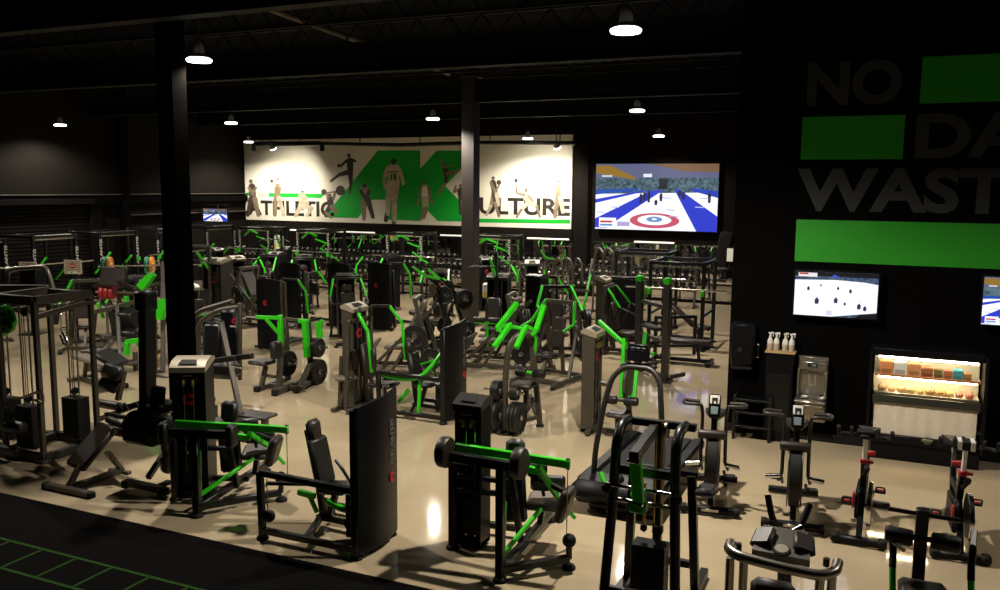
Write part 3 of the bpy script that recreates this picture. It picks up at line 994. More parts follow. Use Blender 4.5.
# --- generic selectorised machine. Seat faces -y, stack tower behind.
def selector(label, loc, rz=0, arm='press', h=1.5, fm_='grey', shell=None, panel=False, lod=1, w=.36, mark=True, name='selector_machine', td=.40, fl=.72, tower_x=0.0, tower_y=.42, padm='pad'):
    T = thing(name, label, 'gym machine', loc, rz)
    shell = shell or ('satin' if fm_ == 'black' else 'grey')
    if panel:
        n = 8
        prof = [V((tower_x - .30 + .60 * i / n, tower_y + .02 + .06 * math.sin(PI * i / n), 0)) for i in range(n + 1)]
        inner = [p + V((0, -.03, 0)) for p in prof[::-1]]
        base = prof + inner
        m_ = len(base)
        zt = lambda p: h - .05 * abs(p.x - tower_x) / .3
        vs = [V((p.x, p.y, .04)) for p in base] + [V((p.x, p.y, zt(p))) for p in base]
        fs = [(i, (i + 1) % m_, m_ + (i + 1) % m_, m_ + i) for i in range(m_)]
        for i in range(n):
            fs.append((i, i + 1, m_ - 2 - i, m_ - 1 - i))
            fs.append((m_ + i, m_ + i + 1, 2 * m_ - 2 - i, 2 * m_ - 1 - i))
        MB().add(vs, fs).build('shroud_panel', 'satin', T, 35)
        if mark:
            q = emblem_mb((tower_x - .02, 0, h * .66), .055)
            mt = Matrix.Translation((tower_x * 2, tower_y + .085, 0)) @ Matrix.Rotation(PI, 4, 'Z')
            q.v = [tuple(mt @ V(p)) for p in q.v]
            q.build('emblem', 'red', T)
        st = MB()
        for k in range(10):
            st.box((tower_x, tower_y - .12, .14 + k * .036), (.38, .16, .033), b=.004)
        st.build('weight_stack', 'stack', T)
        fr0 = MB().bar((tower_x - .28, tower_y - .05, 0), (tower_x - .28, tower_y - .05, h - .05), .055).bar((tower_x + .28, tower_y - .05, 0), (tower_x + .28, tower_y - .05, h - .05), .055)
        fr0.bar((tower_x - .28, tower_y - .05, h - .08), (tower_x + .28, tower_y - .05, h - .08), .05)
        fr0.build('panel_frame', fm_, T)
    else:
        tower(T, tower_x, tower_y, w, td, h, shell, 'silver' if fm_ == 'grey' else 'dgrey', mark, 0, lod)
    fr = MB()
    fr.bar((0, -fl, .07), (0, tower_y + .05, .07), .07).bar((-.34, -fl, .06), (.34, -fl, .06), .065).bar((-.40, tower_y - .02, .06), (.40, tower_y - .02, .06), .065)
    fr.bar((0, -.20, .07), (0, -.16, .42), .06).bar((0, .12, .07), (0, .24, .95), .06)
    if tower_x:
        fr.bar((0, tower_y, .06), (tower_x, tower_y, .06), .06)
    if arm in ('press', 'fly', 'row'):
        fr.bar((-.36, .30, .06), (-.30, .26, 1.45), .055).bar((.36, .30, .06), (.30, .26, 1.45), .055).bar((-.3, .26, 1.43), (.3, .26, 1.43), .055)
    if arm == 'pull':
        fr.bar((0, .35, .05), (0, .35, 2.08), .07).bar((0, .38, 2.05), (0, -.35, 2.12), .06)
    fr.build('frame', fm_, T)
    feet(T, [(-.34, -fl), (.34, -fl)], .05)
    MB().pad((0, -.16, .45), (.36, .40, .075)).build('seat', padm, T)
    if arm != 'row':
        MB().pad((0, .12, .80), (.30, .075, .58), (R(-10), 0, 0)).build('backrest', padm, T)
        if arm in ('press', 'legext'):
            MB().pad((0, .20, 1.18), (.2, .08, .16), (R(-8), 0, 0), .035).build('head_pad', padm, T)
    else:
        MB().pad((0, -.52, .86), (.26, .07, .34)).build('chest_pad', padm, T)
    g, hd = MB(), MB()
    if arm == 'press':
        for s in (-1, 1):
            g.bar((s * .30, .20, 1.40), (s * .40, -.10, 1.02), .04)
            hd.bar((s * .40, -.10, 1.02), (s * .40, -.42, .90), .038).bar((s * .40, -.10, 1.02), (s * .38, .05, .62), .04)
            grip(hd, (s * .40, -.42, .90), (s * .22, -.48, .92))
        hd.bar((-.32, .20, 1.40), (.32, .20, 1.40), .04)
    elif arm == 'fly':
        for s in (-1, 1):
            hd.path([(s * .16, .16, h - .04), (s * .44, .0, h - .06)], .045)
            g.path([(s * .44, .0, h - .06), (s * .49, -.2, h - .32), (s * .49, -.26, .74)], .042)
            hd.bar((s * .18, .2, 1.38), (s * .16, .16, h - .04), .045)
            hd.pad((s * .49, -.30, .95), (.09, .07, .34))
    elif arm == 'row':
        for s in (-1, 1):
            g.bar((s * .33, -.25, 1.34), (s * .36, -.52, 1.02), .042)
            hd.bar((s * .30, .24, 1.30), (s * .33, -.25, 1.34), .042).bar((s * .33, -.25, 1.34), (s * .18, -.35, 1.05), .036)
            grip(hd, (s * .36, -.52, 1.02), (s * .34, -.70, 1.0))
    elif arm == 'legext':
        g.path([(-.24, -.30, .42), (-.24, -.58, .30), (-.20, -.66, .22)], .05).bar((-.24, -.2, .43), (-.24, .2, .5), .05).bar((-.3, .1, .55), (-.3, .42, 1.0), .045)
        hd.roller((-.24, -.68, .24), (.26, -.68, .24), .065)
        hd.roller((-.3, -.42, .58), (.3, -.42, .58), .06)
    elif arm == 'pull':
        g.bar((-.02, .32, 1.55), (-.02, -.1, 1.95), .05).bar((-.28, -.42, .62), (.28, -.42, .62), .04).bar((0, -.42, .62), (0, -.40, .1), .05)
        hd.tube([(-.5, -.36, 1.72), (-.36, -.36, 1.80), (.36, -.36, 1.80), (.5, -.36, 1.72)], .016, 8, .06).cyl((0, -.36, 1.8), (0, -.36, 2.08), .005, 6)
        hd.roller((-.30, -.42, .68), (-.04, -.42, .68), .06).roller((.04, -.42, .68), (.30, -.42, .68), .06)
    elif arm == 'tall':
        for s in (-1, 1):
            g.bar((s * .10, -.18, 1.25), (s * .13, .22, .25), .05)
        g.bar((-.12, .0, .72), (.12, .0, .72), .05).bar((-.1, -.18, 1.24), (-.1, .2, 1.42), .045)
        hd.roller((-.34, -.14, .66), (-.05, -.14, .66), .065).roller((.05, -.14, .66), (.34, -.14, .66), .065)
    elif arm == 'curl':
        g.path([(-.28, .1, .60), (-.30, -.4, .82), (-.26, -.62, 1.0)], .05).bar((-.3, -.4, .82), (.3, -.4, .82), .045).bar((.30, -.4, .82), (.26, -.62, 1.0), .05)
        hd.cyl((-.26, -.62, 1.0), (.26, -.62, 1.0), .017, 8)
        hd.pad((0, -.40, .78), (.52, .30, .08), (R(30), 0, 0))
    g.build('lever_arm', 'green', T)
    hd.build('hand_grip' if arm not in ('legext', 'curl') else 'roller_pad', 'bpad', T)
    return T


# --- generic plate-loaded machine. Seat faces -y.
def plate_loaded(label, plabel, loc, rz=0, arm='press', fm_='grey', plates=((.0, .225, .05), (.055, .225, .05)), low=True, name='plate_loaded_machine', padm='pad'):
    T = thing(name, label, 'gym machine', loc, rz)
    Wm = Matrix.Translation(T.location) @ Matrix.Rotation(R(rz), 4, 'Z')
    fr = MB()
    fr.bar((-.42, -.75, .06), (-.42, .72, .06), .07).bar((.42, -.75, .06), (.42, .72, .06), .07).bar((-.42, .35, .06), (.42, .35, .06), .07).bar((-.42, -.45, .06), (.42, -.45, .06), .065)
    fr.bar((-.42, .6, .06), (-.30, .22, 1.42), .06, .08).bar((.42, .6, .06), (.30, .22, 1.42), .06, .08).bar((-.32, .22, 1.40), (.32, .22, 1.40), .07)
    fr.bar((-.42, -.2, .06), (-.33, .28, .98), .055).bar((.42, -.2, .06), (.33, .28, .98), .055)
    fr.bar((0, -.45, .06), (0, -.25, .45), .06).bar((0, .35, .06), (0, .25, .9), .06)
    fr.build('frame', fm_, T)
    feet(T, [(-.42, -.75), (.42, -.75), (-.42, .72), (.42, .72)], .048)
    MB().pad((0, -.2, .47), (.36, .38, .075)).build('seat', padm, T)
    pegs = []
    if arm in ('press', 'row'):
        MB().pad((0, .14 if arm == 'press' else -.5, .85), (.28, .075, .55 if arm == 'press' else .32), (R(-10), 0, 0)).build('backrest' if arm == 'press' else 'chest_pad', padm, T)
        for s in (-1, 1):
            g = MB()
            g.path([(s * .30, .20, 1.42), (s * .44, -.08, 1.05)], .05).bar((s * .44, -.08, 1.05), (s * .44, -.45, .98), .042)
            a = g.build('lever_arm', 'green', T)
            MB().bar((s * .44, -.06, 1.03), (s * .56, .05, .72), .05).build('peg_arm', fm_, T)
            grip(MB(), (s * .44, -.45, .98), (s * .26, -.48, .98)).build('hand_grip', 'bpad', a)
            pegs.append(((s * .58, .05, .72), (s, 0, 0)))
    elif arm == 'squat':
        MB().pad((0, .2, 1.02), (.42, .09, .75), (R(-28), 0, 0)).build('backrest', padm, T)
        for s in (-1, 1):
            MB().bar((s * .34, -.55, .16), (s * .34, .55, 1.25), .06).build('guide_rail', fm_, T)
            MB().bar((s * .30, -.1, .58), (s * .30, .25, .95), .05).build('lever_arm', 'green', T)
            pegs.append(((s * .40, .25, .75), (s, 0, 0)))
        MB().box((0, -.68, .35), (.7, .05, .5), (R(-30), 0, 0)).build('foot_plate', 'dgrey', T)
    elif arm == 'pull':
        for s in (-1, 1):
            g = MB()
            g.path([(s * .10, .25, 1.42), (s * .28, -.05, 1.50), (s * .33, -.36, 1.72)], .05)
            MB().bar((s * .28, -.03, 1.50), (s * .26, .45, 1.1), .055).build('peg_arm', fm_, T)
            a = g.build('lever_arm', 'green', T)
            grip(MB(), (s * .33, -.36, 1.72), (s * .2, -.42, 1.70)).build('hand_grip', 'bpad', a)
            pegs.append(((s * .34, .5, 1.02), (s, 0, 0)))
        MB().roller((-.3, -.42, .72), (.3, -.42, .72), .065).build('roller', padm, T)
    pg = MB()
    for p, ax in pegs:
        pg.cyl(V(p) - V(ax) * .1, V(p) + V(ax) * .22, .024, 10)
    if low:
        for s in (-1, 1):
            pg.cyl((s * .36, .55, .34), (s * .62, .55, .34), .022, 10)
    pg.build('plate_peg', 'chrome', T)
    rot = Matrix.Rotation(R(rz), 3, 'Z')
    for (p, ax), sd in zip(pegs, ('first', 'second')):
        lb = plabel.replace('plates on', 'plates on the %s arm of' % sd)
        plates_on(Wm @ V(p), rot @ V(ax), [(o + .03, r, t) for o, r, t in plates], lb, lb)
    if low:
        for s in (-1, 1):
            plates_on(Wm @ V((s * .44, .55, .34)), rot @ V((s, 0, 0)), [(.03, .20, .05)], plabel.replace('plates on', 'plates on the low pegs of'), plabel.replace('plates on', 'plates on the low pegs of'))
    return T


def flat_bench(label, loc, rz=0, incline=0, fm_='dgrey', padm='pad', group=None):
    T = thing('bench', label, 'bench', loc, rz, group)
    fr = MB()
    fr.bar((0, -.55, .07), (0, .58, .07), .07).bar((-.26, -.55, .05), (.26, -.55, .05), .065).bar((-.22, .58, .05), (.22, .58, .05), .065).bar((0, -.35, .07), (0, -.30, .40), .06).bar((0, .42, .07), (0, .30, .42), .06)
    fr.build('frame', fm_, T)
    for x, y in ((-.26, -.55), (.26, -.55)):
        MB().box((x, y, .045), (.06, .085, .09), b=.015).build('end_cap', 'rubber', T)
    if incline:
        MB().pad((0, -.42, .45), (.28, .34, .075), (R(8), 0, 0)).build('seat', padm, T)
        L = .84
        a = R(incline)
        MB().pad((0, -.22 + math.cos(a) * L / 2, .46 + math.sin(a) * L / 2), (.29, L, .075), (a, 0, 0)).build('backrest', padm, T)
        MB().bar((0, .3, .1), (0, -.1 + math.cos(a) * L * .6, .42 + math.sin(a) * L * .6), .05).build('support_strut', fm_, T)
    else:
        MB().pad((0, 0, .45), (.29, 1.16, .075)).build('bench_pad', padm, T)
    return T


def power_rack(label, loc, rz=0, w=1.25, d=1.1, h=2.3, fm_='black', marks=False, bar=True, lab2=''):
    T = thing('power_rack', label, 'rack', loc, rz)
    for x in (-w / 2, w / 2):
        for y in (-d / 2, d / 2):
            MB().bar((x, y, 0), (x, y, h), .075).box((x, y, .012), (.16, .16, .024)).build('upright', fm_, T)
    mb = MB()
    for y in (-d / 2, d / 2):
        mb.bar((-w / 2, y, h - .05), (w / 2, y, h - .05), .07)
    for x in (-w / 2, w / 2):
        mb.bar((x, -d / 2, h - .05), (x, d / 2, h - .05), .07).bar((x, -d / 2, .06), (x, d / 2, .06), .07)
    mb.bar((-w / 2, d / 2, .06), (w / 2, d / 2, .06), .07)
    mb.build('cross_frame', fm_, T)
    MB().cyl((-w / 2, -d / 2 + .02, h - .12), (w / 2, -d / 2 + .02, h - .12), .017, 10).build('pull_up_bar', 'steel', T)
    for x in (-w / 2, w / 2):
        MB().bar((x, -d / 2 - .04, .75), (x, d / 2, .75), .05).build('safety_arm', fm_, T)
        MB().box((x, -d / 2 - .07, 1.25), (.07, .09, .12)).build('bar_hook', 'green', T)
    if bar:
        Wm = Matrix.Translation(T.location) @ Matrix.Rotation(R(rz), 4, 'Z')
        b = thing('barbell', 'barbell resting on the hooks of ' + lab2, 'barbell', Wm @ V((0, -d / 2 - .09, 1.33)), rz)
        MB().cyl((-1.1, 0, 0), (1.1, 0, 0), .0145, 10).build('bar_shaft', 'steel', b)
        for s in (-1, 1):
            MB().lathe((s * .68, 0, 0), (s, 0, 0), [(0, .038), (.02, .038), (.02, .025), (.42, .025)], 12).build('sleeve', 'chrome', b)
    return T


CAPM = mat('bright_dumbbell_cap', (.62, .62, .60), .35, .3)


def rubber_dumbbell(loc, rz, label, group, proto=[]):
    if not proto:
        t = thing('dumbbell', label, 'dumbbell', loc, rz, group)
        MB().cyl((0, -.07, 0), (0, .07, 0), .016, 8).build('handle', 'chrome', t)
        for s in (-1, 1):
            MB().lathe((0, s * .06, 0), (0, s, 0), [(0, .045), (.012, .068), (.09, .068), (.10, .055), (.10, .03), (.096, .028)], 12).build('head', 'rubber', t)
            MB().lathe((0, s * .155, 0), (0, s, 0), [(0, .042), (.008, .042)], 12).build('end_cap', CAPM, t)
        proto.append(t)
        return t
    t = dup(proto[0], loc, rz, label)
    t['group'] = group
    return t


def dumbbell_rack(label, loc, n=9, tiers=2, where=''):
    T = thing('dumbbell_rack', label, 'rack', loc, 0)
    w = n * .21 + .1
    for x in (-w / 2, w / 2):
        MB().bar((x, -.25, .03), (x, .25, .03), .06).bar((x, -.20, .03), (x, .22, 1.02), .06).build('end_frame', 'black', T)
    zs = (.88, .50)[:tiers]
    for i, z in enumerate(zs):
        y = .06 - i * .12
        MB().box((0, y - .09, z + .015), (w, .05, .03), (R(20), 0, 0)).box((0, y + .09, z + .08), (w, .05, .03), (R(20), 0, 0)).build('shelf_rail', 'black', T)
    for i, z in enumerate(zs):
        y = .06 - i * .12
        for k in range(n):
            t = rubber_dumbbell((loc[0] - w / 2 + .155 + k * .21, loc[1] + y, z + .135), 0, 'black rubber dumbbell on the %s shelf of %s' % (('upper', 'lower')[i], where), 'dumbbells on the %s shelf of %s' % (('upper', 'lower')[i], where))
            t.rotation_euler.x = R(18)
    return T

# ================================================================== FRONT ROW
panel_machine('black seated machine with tall curved rear panel, nearest the mat', (-4.31, 6.47))
lever_machine('black lever machine with green beam and round roll pads, front centre', (-3.57, 7.13))
lever_machine('black lever machine with silver-capped tower and green beam beside the black column', (-6.97, 6.98), 17, 1, -.15, .40, -.49, 1.24)

# adjustable bench on the left
T = thing('adjustable_bench', 'dark incline bench with grey tube base near the mat edge on the left', 'bench', (-8.28, 6.55))
o = T.location
p = lambda x, y, Y: at(x, y, Y) - o
fr = MB()
fr.bar(p(45, 486, 6.55), p(92, 496, 6.55), .085).bar(p(68, 490, 6.58), p(122, 470, 7.3), .075).bar(p(68, 488, 6.6), p(80, 465, 6.75), .06).bar(p(107, 452, 7.1), p(122, 470, 7.3), .075, .05).bar(p(110, 470, 7.3), p(130, 474, 7.3), .06)
fr.build('base_frame', 'grey', T)
for q in (p(46, 486, 6.55), p(91, 496, 6.55)):
    MB().box(q, (.07, .10, .10), b=.02).build('end_cap', 'rubber', T)
a, b = p(76, 466, 6.75), p(108, 427, 7.15)
d = (b - a).normalized()
X = V((1, 0, 0))
X = (X - d * X.dot(d)).normalized()
MB().box((a + b) / 2, (.33, (b - a).length + .05, .085), b=.03, ax=(X, d, X.cross(d))).build('backrest', 'pad', T)
c = b + d * .10 + V((.06, 0, -.03))
MB().box(c, (.34, .16, .085), b=.03, ax=(X, V((0, .8, -.6)), X.cross(V((0, .8, -.6))))).build('seat', 'pad', T)
MB().roller(c + V((-.2, .12, -.16)), c + V((.24, .12, -.16)), .05).build('roller', 'pad', T)
MB().box(p(111, 458, 7.12), (.03, .03, .04)).build('adjust_pin', 'red', T)

# ski trainer: tall black mast over a dark drum and a low stand
T = thing('ski_trainer', 'tall black ski trainer mast on low stand between bench and column', 'cardio machine', (-7.72, 7.12))
o = T.location
MB().bar(p(148, 440, 7.12), p(147, 292, 7.12), .115, .16).build('mast', 'satin', T)
MB().box(p(146, 301, 7.12), (.17, .22, .24), b=.03).build('fan_housing', 'satin', T)
MB().lathe(p(150, 425, 7.12) + V((-.05, -.18, 0)), (0, 1, 0), [(0, .15), (.03, .2), (.30, .2), (.34, .15)], 24).box(p(149, 429, 7.12), (.50, .40, .30), b=.05).box(p(160, 408, 7.1), (.2, .3, .16), b=.04).build('drum_housing', 'satin', T)
MB().box(p(158, 396, 7.05), (.21, .05, .23), (R(-10), 0, 0), b=.02).build('monitor', 'satin', T)
MB().box(p(158, 396, 7.02), (.15, .01, .12), (R(-10), 0, 0)).build('monitor_screen', 'glass', T)
MB().box(p(161, 406, 7.0), (.07, .01, .03)).build('warning_label', 'yellow', T)
MB().box(p(161, 424, 6.9), (.03, .01, .05)).box(p(166, 418, 6.9), (.05, .01, .03)).build('data_label', 'lcd', T)
fr = MB().bar(p(126, 482, 6.9), p(164, 490, 6.9), .085, .07).bar(p(148, 478, 7.0), p(163, 455, 7.3), .06).bar(p(160, 486, 6.95), p(169, 482, 7.1), .055).bar(p(163, 432, 7.2), p(168, 470, 7.2), .07)
fr.bar(p(118, 410, 7.3), p(142, 403, 7.3), .07).bar(p(106, 414, 7.5), p(128, 418, 7.3), .05).build('stand', 'dgrey', T)
for x in (127, 163):
    MB().box(p(x, 482 if x < 140 else 490, 6.9) + V((0, 0, -.02)), (.09, .12, .09), b=.015).build('foot', 'rubber', T)
MB().lathe(p(167, 462, 7.15), (1, 0, 0), [(0, .10), (.02, .13), (.05, .13), (.06, .1)], 18).build('cable_wheel', 'steel', T)
gr = MB()
for x in (118, 124, 136):
    gr.bar(p(x, 403, 7.2), p(x + 4, 410, 7.2), .03)
gr.build('handle_hook', 'black', T)

# cable jungle at the far left
T = thing('cable_station', 'multi cable station with grey posts and weight stacks, left edge', 'gym machine', (-9.9, 7.5))
o = T.location
H2 = 2.05
posts = [(-9.46, 7.17), (-9.42, 7.95), (-10.12, 7.15), (-10.2, 7.95), (-11.2, 7.5)]
for x, y in posts:
    MB().bar((x - o.x, y - o.y, 0), (x - o.x, y - o.y, H2), .062).box((x - o.x, y - o.y, .02), (.15, .15, .04)).build('upright', 'grey', T)
tb = MB()
for (a, b), z in (((0, 1), H2), ((2, 3), H2), ((0, 2), H2), ((1, 3), H2 - .02), ((3, 4), H2 + .02), ((2, 4), H2 + .02)):
    tb.bar((posts[a][0] - o.x, posts[a][1] - o.y, z), (posts[b][0] - o.x, posts[b][1] - o.y, z), .08, .11)
tb.bar((-9.46 - o.x, 7.17 - o.y, 1.85), (-9.42 - o.x, 7.95 - o.y, 1.95), .06)
tb.build('top_frame', 'grey', T)
bf = MB()
for a, b in ((0, 1), (2, 3), (0, 2), (1, 3), (2, 4), (3, 4)):
    bf.bar((posts[a][0] - o.x, posts[a][1] - o.y, .06), (posts[b][0] - o.x, posts[b][1] - o.y, .06), .09, .1)
bf.bar((-10.1 - o.x, 6.95 - o.y, .05), (-11.6 - o.x, 6.5 - o.y, .05), .1, .08)
bf.build('base_frame', 'dgrey', T)
for x, y in ((-9.78, 7.25), (-9.62, 7.8), (-10.4, 7.4)):
    st = MB()
    for k in range(16):
        st.box((x - o.x, y - o.y, .16 + k * .034), (.30, .19, .031), b=.004)
    st.build('weight_stack', 'stack', T)
    MB().cyl((x - .08 - o.x, y - o.y, .1), (x - .08 - o.x, y - o.y, H2 - .06), .011, 8).cyl((x + .08 - o.x, y - o.y, .1), (x + .08 - o.x, y - o.y, H2 - .06), .011, 8).build('guide_rods', 'steel', T)
    MB().cyl((x - o.x, y - o.y, .7), (x - o.x, y - o.y, H2 - .1), .006, 6).cyl((x + .03 - o.x, y - .05 - o.y, .6), (x + .03 - o.x, y - .05 - o.y, H2 - .1), .006, 6).build('cable', 'brass', T)
    MB().disc((x + .03 - o.x, y - o.y, H2 - .16), (1, 0, 0), .06, .03, .012, 18).disc((x + .05 - o.x, y - .04 - o.y, .78), (1, 0, 0), .05, .025, .012, 18).build('pulley', 'rubber', T)
MB().tube([p(35, 400, 7.1), p(44, 404, 7.0), p(42, 390, 7.0), p(22, 398, 7.1), p(14, 398, 7.2)], .017, 8, .08).build('wrap_handle', 'steel', T)
MB().tube([p(60, 335, 7.4), p(64, 345, 7.4), p(68, 343, 7.4), p(62, 332, 7.4)], .014, 8, .02).cyl(p(61, 290, 7.4), p(61, 333, 7.4), .005, 6).build('hanging_handle', 'chrome', T)
MB().bar(p(0, 428, 7.2), p(24, 415, 7.3), .055).bar(p(24, 415, 7.3), p(14, 410, 7.4), .05).build('green_arm', 'green', T)
MB().roller(p(7, 426, 7.05), p(24, 428, 7.05), .075).build('roller_pad', 'bpad', T)
MB().box(p(5, 450, 7.0), (.5, .12, .1), b=.015).build('step_rail', 'black', T)
# arched pull-up bar over the station
MB().tube([p(8, 300, 8.3), p(7, 272, 8.3), p(14, 269, 8.3), p(44, 267, 8.3), p(48, 272, 8.3), p(54, 292, 8.3)], .035, 10, .1).build('arched_bar', 'grey', T)
MB().box(p(33, 281, 8.4), (.34, .2, .40), b=.03).build('top_shroud', 'satin', T)
MB().lathe(p(8, 319, 7.3), (0, -1, 0), [(0, .17), (.02, .19), (.06, .19), (.08, .17)], 20).lathe(p(2, 322, 7.35), (0, -1, 0), [(0, .17), (.02, .19), (.06, .19), (.08, .17)], 20).build('cam_wheel', 'green', T)
for cx, cy in ((8, 319), (2, 322)):
    hb = MB()
    for k in range(5):
        q = p(cx, cy, 7.2) + V((.10 * math.cos(k * 1.2566), 0, .10 * math.sin(k * 1.2566)))
        hb.lathe(q, (0, -1, 0), [(0, .03), (.006, .03)], 10)
    hb.build('hole_pattern', 'black', T)

# back extension bench behind the cable station
T = thing('hyperextension_bench', 'grey back extension bench with two black thigh pads beside the cable station', 'bench', (-9.3, 8.2))
o = T.location
MB().bar(p(80, 425, 8.3), p(112, 413, 8.2), .07).bar(p(95, 420, 8.25), p(93, 432, 8.3), .06).bar(p(88, 408, 8.2), p(110, 412, 8.2), .06).bar(p(100, 405, 8.1), p(106, 375, 8.15), .055, .08).bar(p(78, 440, 8.2), p(122, 432, 8.2), .07).bar(p(93, 432, 8.25), p(93, 440, 8.2), .06).bar(p(112, 413, 8.2), p(138, 405, 8.2), .06).build('frame', 'grey', T)
for (x, y) in ((94, 376), (91, 389)):
    MB().box(p(x, y, 8.05), (.34, .12, .20), (R(-30), R(8), 0), b=.04).build('thigh_pad', 'bpad', T)
MB().box(p(93, 362, 8.3), (.42, .3, .08), (R(10), R(22), 0), b=.03).build('hip_pad', 'bpad', T)
MB().roller(p(80, 408, 8.2), p(104, 412, 8.2), .06).build('ankle_roller', 'bpad', T)
T.location.y += .3

# assisted dip and chin machine with bent grey handles
T = thing('dip_assist_machine', 'grey assisted dip machine with bent handles and black padded back', 'gym machine', (-8.5, 9.4))
o = T.location
for k, (dx, dY) in enumerate(((0, 0), (18, .5))):
    MB().tube([p(187 + dx * .8, 400 - dx * .5, 9.4 + dY), p(185 + dx * .75, 352, 9.4 + dY), p(188 + dx * .5, 324, 9.4 + dY), p(199 + dx, 311 - dx * .05, 9.4 + dY), p(233 + dx * .6, 301 + dx * .3, 9.4 + dY)], .038, 10, .2).build('bent_handle', 'grey', T)
MB().bar(p(221, 322, 9.45), p(243, 425, 9.2), .075, .055).bar(p(216, 320, 9.9), p(222, 322, 9.45), .05).bar(p(214, 405, 9.3), p(214, 432, 9.3), .08).bar(p(196, 388, 9.4), p(214, 400, 9.3), .06).build('frame', 'grey', T)
MB().box(p(213, 340, 9.4), (.30, .10, .50), (R(-6), 0, R(12)), b=.05).build('back_pad', 'bpad', T)
MB().box(p(213, 340, 9.46), (.33, .07, .54), (R(-6), 0, R(12)), b=.05).build('back_pad_shell', 'grey', T)
MB().box(p(225, 369, 9.4), (.44, .25, .28), (0, 0, R(12)), b=.08).build('knee_pad', 'bpad', T)
for s in (0, 1):
    MB().bar(p(205 + s * 18, 362 - s * 3, 9.2), p(236 + s * 16, 358 - s * 2, 9.1), .075).build('arm_pad', 'bpad', T)
MB().cyl(p(231, 365, 9.1), p(242, 368, 9.1), .014, 8).build('side_pin', 'chrome', T)
w = MB()
n = 8
sh0 = o + V((0, 0, 0))
MB().box(p(231, 342, 9.75), (.30, .16, 1.0), (0, 0, R(8)), b=.05).build('shroud_panel', 'satin', T)
MB().bar(p(240, 303, 9.65), p(240, 380, 9.65), .05).build('shroud_edge', 'grey', T)
e = emblem_mb(p(234, 321, 9.65), .045)
e.build('emblem', 'red', T)
lettering('wording', 'ATLANTIS', .1, p(230, 327, 9.65), FRONT, 'letter', T, 0, fit=(.11, .025))
MB().box(p(257, 415, 9.05), (.48, .30, .04), b=.012).build('step_plate', 'dgrey', T)
MB().bar(p(265, 417, 9.05), p(264, 442, 9.05), .08).bar(p(235, 422, 9.2), p(262, 432, 9.1), .06).build('step_leg', 'grey', T)
MB().box(p(228, 421, 8.95), (.44, .30, .05), b=.012).bar(p(228, 423, 8.95), p(226, 440, 8.95), .06).bar(p(215, 441, 8.95), p(268, 444, 8.95), .06).build('foot_platform', 'dgrey', T)

# heavy frame with weight stack close to the camera, chrome bar and green carriage
T = thing('calf_machine', 'black frame with green carriage, chrome bar and weight stack, front right of centre', 'gym machine', (-1.6, 6.6))
o = T.location
for s, xt, xb in ((-1, 620, 609), (1, 677, 670)):
    MB().tube([V((-1.6 + s * .30, 6.30, 0)) - o, V((-1.6 + s * .25, 6.38, 1.0)) - o, V((-1.6 + s * .235, 6.40, 1.50)) - o, V((-1.6 + s * .235, 6.52, 1.60)) - o, V((-1.6 + s * .235, 6.75, 1.59)) - o], .042, 10, .14).build('front_upright', 'black', T)
    MB().bar((s * .30, .48, 0), (s * .25, .40, 1.10), .07).build('rear_upright', 'black', T)
    MB().roller(V((-1.6 + s * .29, 6.28, 1.13)) - o, V((-1.6 + s * .22, 6.50, 1.16)) - o, .036).build('shoulder_grip', 'rubber', T)
fr = MB()
fr.bar((-.30, .15, 1.58), (.32, .15, 1.58), .06).bar((-.26, -.18, 1.27), (.26, -.18, 1.27), .06, .07).bar((-.3, .42, 1.10), (.3, .42, 1.10), .055)
fr.bar((.0, -.56, 1.50), (-.02, .22, 1.54), .075, .085).bar((.02, .2, 0), (.02, .2, 1.56), .07)
fr.bar((-.30, -.30, .05), (-.30, .9, .05), .07).bar((.30, -.30, .05), (.30, .9, .05), .07).bar((-.3, .48, .28), (.3, .48, .28), .06).bar((-.3, -.28, .3), (.3, -.28, .3), .05)
fr.build('frame', 'black', T)
g = MB().bar((.0, -.50, 1.46), (-.01, -.33, 1.08), .085, .07).box((-.02, -.30, 1.03), (.14, .11, .10), b=.02).box((-.02, -.31, 1.13), (.115, .10, .06), b=.02)
g.build('carriage', 'green', T)
MB().box((.0, -.565, 1.47), (.10, .02, .03)).build('carriage_stop', 'chrome', T)
MB().cyl((-.30, -.30, 1.17), (.24, -.30, 1.165), .014, 10).build('chrome_bar', 'chrome', T)
MB().cyl((-.24, -.25, 1.04), (.27, -.20, 1.02), .018, 10).build('grey_bar', 'steel', T)
MB().cyl((-.12, -.38, 1.10), (.04, -.40, 1.08), .015, 8).build('pull_pin', 'chrome', T)
MB().tube([(-.42, .0, 1.14), (-.36, -.1, 1.10), (-.27, -.15, 1.10)], .022, 8, .03).build('release_lever', 'green', T)
st = MB()
for k in range(19):
    st.box((.0, .05, .08 + k * .028), (.28, .18, .025), b=.004)
st.build('weight_stack', 'stack', T)
MB().cyl((-.06, .05, .68), (-.06, .05, 1.10), .012, 8).cyl((.02, .05, .68), (.02, .05, 1.6), .010, 8).cyl((.075, .05, .68), (.075, .05, 1.62), .010, 8).build('guide_rods', 'brass', T)
MB().disc((.09, .1, 1.54), (1, 0, 0), .07, .03, .015, 18).build('pulley', 'steel', T)
MB().cyl((-.2, .06, .90), (.24, .06, .92), .012, 8).build('selector_rod', 'black', T)
MB().box((-.06, .05, .72), (.05, .05, .05)).box((.06, .05, .72), (.08, .06, .06)).build('stack_head', 'stack', T)
MB().pad((.37, .42, .98), (.17, .22, .07), (0, 0, R(-5))).bar((.26, .42, .97), (.36, .42, .95), .04).build('side_pad', 'bpad', T)

